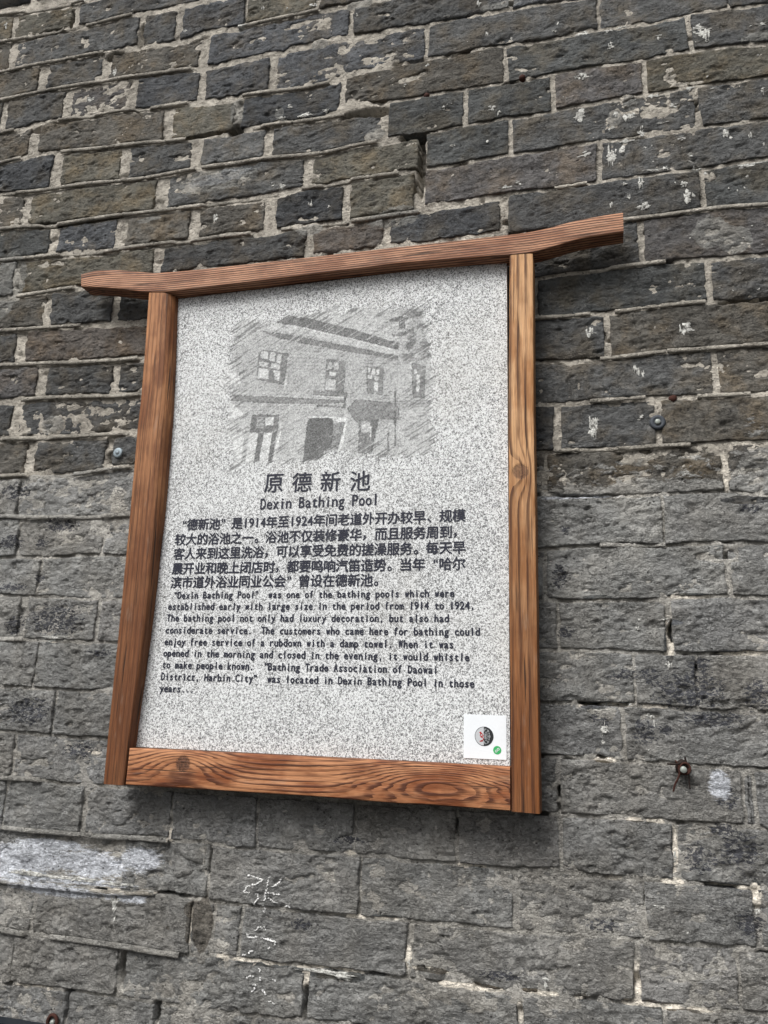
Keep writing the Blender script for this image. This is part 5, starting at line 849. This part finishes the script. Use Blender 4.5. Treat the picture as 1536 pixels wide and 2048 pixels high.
text_mesh('subtitle_lettering', [('Dexin Bathing Pool', -0.5337, 0.3190)], panel, 0.0225, 0.01121, 'English title', latin_em=0.0240)
CE = 0.02036
text_mesh('chinese_lettering', [('“德新池”是1914年至1924年间老道外开办较早、规模', -0.6838, 0.2880), ('较大的浴池之一。浴池不仅装修豪华，而且服务周到，', -0.6832, 0.2630), ('客人来到这里洗浴，可以享受免费的搓澡服务。每天早', -0.6832, 0.2388), ('晨开业和晚上闭店时，都要鸣响汽笛造势。当年“哈尔', -0.6832, 0.2142), ('滨市道外浴业同业公会”曾设在德新池。', -0.6832, 0.1912)], panel, CE, None, 'Chinese paragraph')
CW = 0.00763
text_mesh('english_lettering', [('“Dexin Bathing Pool”  was one of the bathing pools which were', -0.6760, 0.1705), ('established early with large size in the period from 1914 to 1924,', -0.6838, 0.1522), ('The bathing pool not only had luxury decoration, but also had', -0.6838, 0.1336), ('considerate service.  The customers who came here for bathing could', -0.6838, 0.1142), ('enjoy free service of a rubdown with a damp towel. When it was', -0.6838, 0.0956), ('opened in the morning and closed in the evening, it would whistle', -0.6838, 0.0776), ('to make people known.  “Bathing Trade Association of Daowai', -0.6838, 0.0591), ('District, Harbin City”  was located in Dexin Bathing Pool in those', -0.6838, 0.0407), ('years...', -0.6838, 0.0222)], panel, 0.0150, CW, 'English paragraph', latin_em=0.0148)

# ------------------------------------------------------------------ sticker with its round emblem
M_STICK = plain('sticker_vinyl', (0.72, 0.75, 0.78), 0.45, var=0.04)
M_GREEN = plain('green_print', (0.045, 0.36, 0.12), 0.5, var=0.04)
M_RED = plain('red_print', (0.42, 0.03, 0.03), 0.5)
M_BLK = plain('black_print', (0.02, 0.021, 0.023), 0.5)
M_LG = plain('light_grey_print', (0.47, 0.49, 0.51), 0.5, var=0.08)
M_MG = plain('mid_grey_print', (0.22, 0.23, 0.24), 0.5, var=0.2)
def disc(name, cu, cv, y, prims, mat, parent):
    """prims: polygons in local metres, all in one mesh"""
    V = []; F = []
    me = bpy.data.meshes.new(name)
    for P in prims:
        b = len(V); V += [(cu + x, y, cv + z + BASE) for x, z in P]; F.append(tuple(range(b, b + len(P))))
    me.from_pydata(V, [], F); me.update()
    return link(name, me, mat, parent)
def circ(r, a0=0, a1=360, n=40, cx=0, cy=0, sy=1.0):
    return [(cx + r * math.cos(math.radians(a0 + (a1 - a0) * i / n)), cy + sy * r * math.sin(math.radians(a0 + (a1 - a0) * i / n))) for i in range(n if a1 - a0 >= 360 else n + 1)]
def arc_band(cx, cy, r0, r1, a0, a1, n=16):
    o = [(cx + r1 * math.cos(math.radians(a0 + (a1 - a0) * i / n)), cy + r1 * math.sin(math.radians(a0 + (a1 - a0) * i / n))) for i in range(n + 1)]
    return o + [(cx + r0 * math.cos(math.radians(a1 - (a1 - a0) * i / n)), cy + r0 * math.sin(math.radians(a1 - (a1 - a0) * i / n))) for i in range(n + 1)]
st = box('sticker', -0.1957, -0.1357, PY - 0.0010, PY - 0.0002, -0.0612 + BASE, -0.0021 + BASE, M_STICK, sign)
st['label'] = 'square white sticker with a round emblem'
SY = PY - 0.0013; ec, ev_ = -0.1668, -0.0310
disc('emblem_ring', ec, ev_, SY, [circ(0.0131)], M_BLK, st)
disc('emblem_left_half', ec, ev_, SY - 0.0002, [circ(0.0124, 92, 268, 24)], M_LG, st)
pet = []
for i in range(7):
    a = -75 + i * 25; pet.append(circ(0.0024 + 0.0006 * (i % 2), 0, 360, 12, 0.0055 * math.cos(math.radians(a)) + 0.0006, 0.0085 * math.sin(math.radians(a))))
disc('emblem_flower', ec, ev_, SY - 0.0003, pet + [circ(0.0040, -90, 90, 12, 0.0004, 0)], M_MG, st)
red = [arc_band(-0.0035, 0.0015, 0.0014, 0.0024, 20, 240), arc_band(-0.0030, -0.0035, 0.0016, 0.0026, -120, 120), [(-0.0070, 0.0050), (-0.0045, 0.0062), (-0.0030, 0.0040), (-0.0045, 0.0030)], [(-0.0052, 0.0000), (-0.0008, 0.0016), (-0.0006, 0.0004), (-0.0050, -0.0014)], [(-0.0060, -0.0060), (-0.0015, -0.0052), (-0.0018, -0.0070), (-0.0060, -0.0074)]]
disc('emblem_script', ec, ev_, SY - 0.0005, red, M_RED, st)
gd = disc('green_mark', ec + 0.0182, ev_ - 0.0178, SY, [circ(0.0056)], M_GREEN, st)
sw = [arc_band(0.0013, 0.0012, 0.0011, 0.0018, -100, 100), arc_band(-0.0013, -0.0012, 0.0011, 0.0018, 80, 280), [(-0.0004, -0.0015), (0.0004, -0.0015), (0.0004, 0.0015), (-0.0004, 0.0015)], circ(0.0006, 0, 360, 10, -0.0021, 0.0004), circ(0.0006, 0, 360, 10, 0.0021, -0.0004)]
sw = [arc_band(0.0014, 0.0013, 0.0010, 0.0017, -120, 180), arc_band(-0.0014, -0.0013, 0.0010, 0.0017, 60, 360), [(-0.00035, -0.0014), (0.00035, -0.0014), (0.00035, 0.0014), (-0.00035, 0.0014)]]
disc('white_curl', ec + 0.0182, ev_ - 0.0178, SY - 0.0003, sw, M_STICK, st)

# ------------------------------------------------------------------ fixings in the wall
def lathe(name, prof, mat, parent, loc, n=28, wob=0.0):
    V = []; F = []
    for i in range(n):
        a = 2 * math.pi * i / n
        for r, y in prof: rr = r * (1 + wob * math.sin(3 * a + r * 900)); V.append((rr * math.cos(a), y, rr * math.sin(a)))
    m = len(prof)
    for i in range(n):
        for j in range(m - 1): F.append((i * m + j, i * m + j + 1, ((i + 1) % n) * m + j + 1, ((i + 1) % n) * m + j))
    me = bpy.data.meshes.new(name); me.from_pydata(V, [], F)
    import bmesh
    bm = bmesh.new(); bm.from_mesh(me); bmesh.ops.remove_doubles(bm, verts=bm.verts, dist=1e-6); bmesh.ops.recalc_face_normals(bm, faces=bm.faces[:])
    for f_ in bm.faces: f_.smooth = True
    bm.to_mesh(me); bm.free()
    o = link(name, me, mat, parent); o.location = loc; return o
def tube(name, pts, r, mat, parent, n=8):
    P = [Vector(p) for p in pts]
    # refine
    Q = []
    for i in range(len(P) - 1):
        p0 = P[max(0, i - 1)]; p1 = P[i]; p2 = P[i + 1]; p3 = P[min(len(P) - 1, i + 2)]
        for k in range(5):
            t = k / 5; Q.append(0.5 * ((2 * p1) + (p2 - p0) * t + (2 * p0 - 5 * p1 + 4 * p2 - p3) * t * t + (-p0 + 3 * p1 - 3 * p2 + p3) * t ** 3))
    Q.append(P[-1]); V = []; F = []
    for i, q in enumerate(Q):
        d = (Q[min(i + 1, len(Q) - 1)] - Q[max(i - 1, 0)]).normalized(); s_ = d.cross(Vector((0, 1, 0))); s_ = s_.normalized() if s_.length > 1e-4 else Vector((1, 0, 0)); t_ = d.cross(s_)
        for k in range(n): a = 2 * math.pi * k / n; V.append(tuple(q + (s_ * math.cos(a) + t_ * math.sin(a)) * r))
    for i in range(len(Q) - 1):
        for k in range(n): F.append((i * n + k, i * n + (k + 1) % n, (i + 1) * n + (k + 1) % n, (i + 1) * n + k))
    F.append(tuple(range(n))); F.append(tuple(reversed(range((len(Q) - 1) * n, len(Q) * n))))
    me = bpy.data.meshes.new(name); me.from_pydata(V, [], F)
    import bmesh
    bm = bmesh.new(); bm.from_mesh(me); bmesh.ops.recalc_face_normals(bm, faces=bm.faces[:])
    for f_ in bm.faces: f_.smooth = True
    bm.to_mesh(me); bm.free()
    return link(name, me, mat, parent)
M_ZINC = plain('zinc', (0.25, 0.30, 0.33), 0.5, 0.2, var=0.15)
M_ZDARK = plain('dark_zinc', (0.16, 0.18, 0.20), 0.5, 0.4)  # darker zinc grey for the left screw's head
M_RUBBER = plain('grey_washer', (0.05, 0.057, 0.068), 0.6, 0.1, var=0.15)
M_RUST = plain('rust', (0.050, 0.020, 0.015), 0.9, 0.1, var=0.35, sc=700, bump=0.0006)
M_RUSTD = plain('dark_rust', (0.022, 0.015, 0.013), 0.9, 0.1, var=0.3, sc=700, bump=0.0006)
M_STEELTIP = plain('bright_steel', (0.26, 0.28, 0.26), 0.5, 0.3, var=0.15)

def fix_base(u, v): return surf(u, v)
u0, v0 = PTS['screwL']; y0 = surf(u0, v0) 
sl = empty('wall_screw', 'small pale zinc washered screw in the brick left of the sign', 'screw', (u0, y0, v0 + BASE), 'screws in the wall')
lathe('washer', [(0.0, -0.0022), (0.0050, -0.0022), (0.0082, -0.0018), (0.0092, -0.0008), (0.0092, 0.004)], M_ZINC, sl, (0, 0, 0))
lathe('screw_head', [(0.0, -0.0034), (0.0030, -0.0034), (0.0038, -0.0030), (0.0044, -0.0018)], M_ZDARK, sl, (0, 0, 0))
lathe('screw_tip', [(0.0, -0.0038), (0.0022, -0.0037), (0.0026, -0.0030)], M_ZINC, sl, (0, 0, 0), 16)
u0, v0 = PTS['screwR']; y0 = min(surf(u0, v0), surf(u0 + .008, v0), surf(u0 - .008, v0))
sr = empty('wall_screw', 'dark rubber washer with a bright screw head on the joint right of the sign', 'screw', (u0, y0, v0 + BASE), 'screws in the wall')
lathe('washer', [(0.0, -0.0030), (0.0060, -0.0030), (0.0072, -0.0040), (0.0098, -0.0036), (0.0114, -0.0020), (0.0114, 0.006)], M_RUBBER, sr, (0, 0, 0))
lathe('screw_head', [(0.0, -0.0062), (0.0034, -0.0062), (0.0044, -0.0054), (0.0048, -0.0028)], M_STEELTIP, sr, (0, 0, 0), 6)

u0, v0 = PTS['wire']; y0 = surf(u0, v0)
wr_ = empty('wired_bolt', 'rusty bolt wrapped in dark binding wire with two loose ends hanging', 'bolt', (0, 0, 0))
lathe('bolt_plate', [(0.0, -0.004), (0.008, -0.004), (0.0098, -0.002), (0.0100, 0.006)], M_RUSTD, wr_, (u0 + 0.0005, y0, v0 + BASE + 0.002), 20, 0.06)
lathe('bolt_shank', [(0.0, -0.0165), (0.0036, -0.0165), (0.0044, -0.0155), (0.0044, 0.004)], M_STEELTIP, wr_, (u0, y0, v0 + BASE), 18)
for k in range(4):
    rr = 0.0058 + 0.0005 * (k % 2); yy = y0 - 0.0055 - 0.0018 * k
    pts_ = [(u0 + 0.0008 * k + rr * math.cos(a * math.pi / 6 + k), yy - 0.0001 * a, v0 + BASE + 0.0015 + rr * 1.12 * math.sin(a * math.pi / 6 + k)) for a in range(13)]
    tube('wire_coil', pts_, 0.0012, M_RUST, wr_)
for k, wl_ in enumerate(WIRES):
    tube('wire_end', [(p_[0], y0 - 0.010 + 0.004 * (i / max(1, len(wl_) - 1)) * (k < 2), p_[1] + BASE) for i, p_ in enumerate(wl_)], 0.0013 if k != 1 else 0.0009, M_RUSTD if k else M_RUST, wr_)

labs = ['short red rusty nail stub above the right washered screw', 'dark red nail stub in an upper joint, high right of the sign', 'small dark nail stub in an upper joint left of the other']
for (u0, v0), lb, sz in zip(PTS['stubs'], labs, (0.0068, 0.0062, 0.0062)):
    y0 = surf(u0, v0)
    e_ = empty('nail_stub', lb, 'nail', (u0, y0, v0 + BASE), 'rusty nail stubs in the joints')
    lathe('nail_shank', [(0.0, -0.0065), (sz * 0.55, -0.006), (sz * 0.9, -0.003), (sz, 0.008)], M_RUST, e_, (0, 0, 0), 9, 0.12)

u0, v0 = PTS['ring']; y0 = surf(u0, v0)
rg = empty('ring_bolt', 'rusty ring around a bright bolt beside the dark board at the lower left corner', 'bolt', (0, 0, 0))
tube('ring_loop', [(u0 + 0.0082 * math.cos(a * math.pi / 8), y0 - 0.004, v0 + BASE + 0.0105 * math.sin(a * math.pi / 8)) for a in range(17)], 0.0027, M_RUST, rg)
lathe('bolt_head', [(0.0, -0.006), (0.0032, -0.006), (0.0042, -0.004), (0.0042, 0.006)], M_STEELTIP, rg, (u0, y0, v0 + BASE), 12)

bu, bv = PTS['board'][0]
bd = empty('dark_board', 'dark blue black board whose top edge shows at the lower left corner', 'board', (0, 0, 0))
M_NAVY = plain('navy_enamel', (0.012, 0.016, 0.022), 0.4, 0.0, var=0.1)
box('board_face', -1.35, bu + 0.100, -0.030, -0.012, bv - 0.42 + BASE, bv + BASE - 0.0025, M_NAVY, bd, 0.001)
box('board_edging', -1.352, bu + 0.1015, -0.032, -0.010, bv + BASE - 0.002, bv + BASE + 0.0005, M_NAVY, bd)

# ------------------------------------------------------------------ pavement in front of the wall
M_PAVE = plain('pavement_concrete', (0.06, 0.058, 0.055), 0.95, var=0.2, sc=60)
me = bpy.data.meshes.new('pavement'); me.from_pydata([(-150, -150, 0), (150, -150, 0), (150, 150, 0), (-150, 150, 0)], [], [(0, 1, 2, 3)]); me.update()
g_ = link('pavement', me, M_PAVE); g_['kind'] = 'structure'
print('bricks', nb, 'stuff verts', sc_)
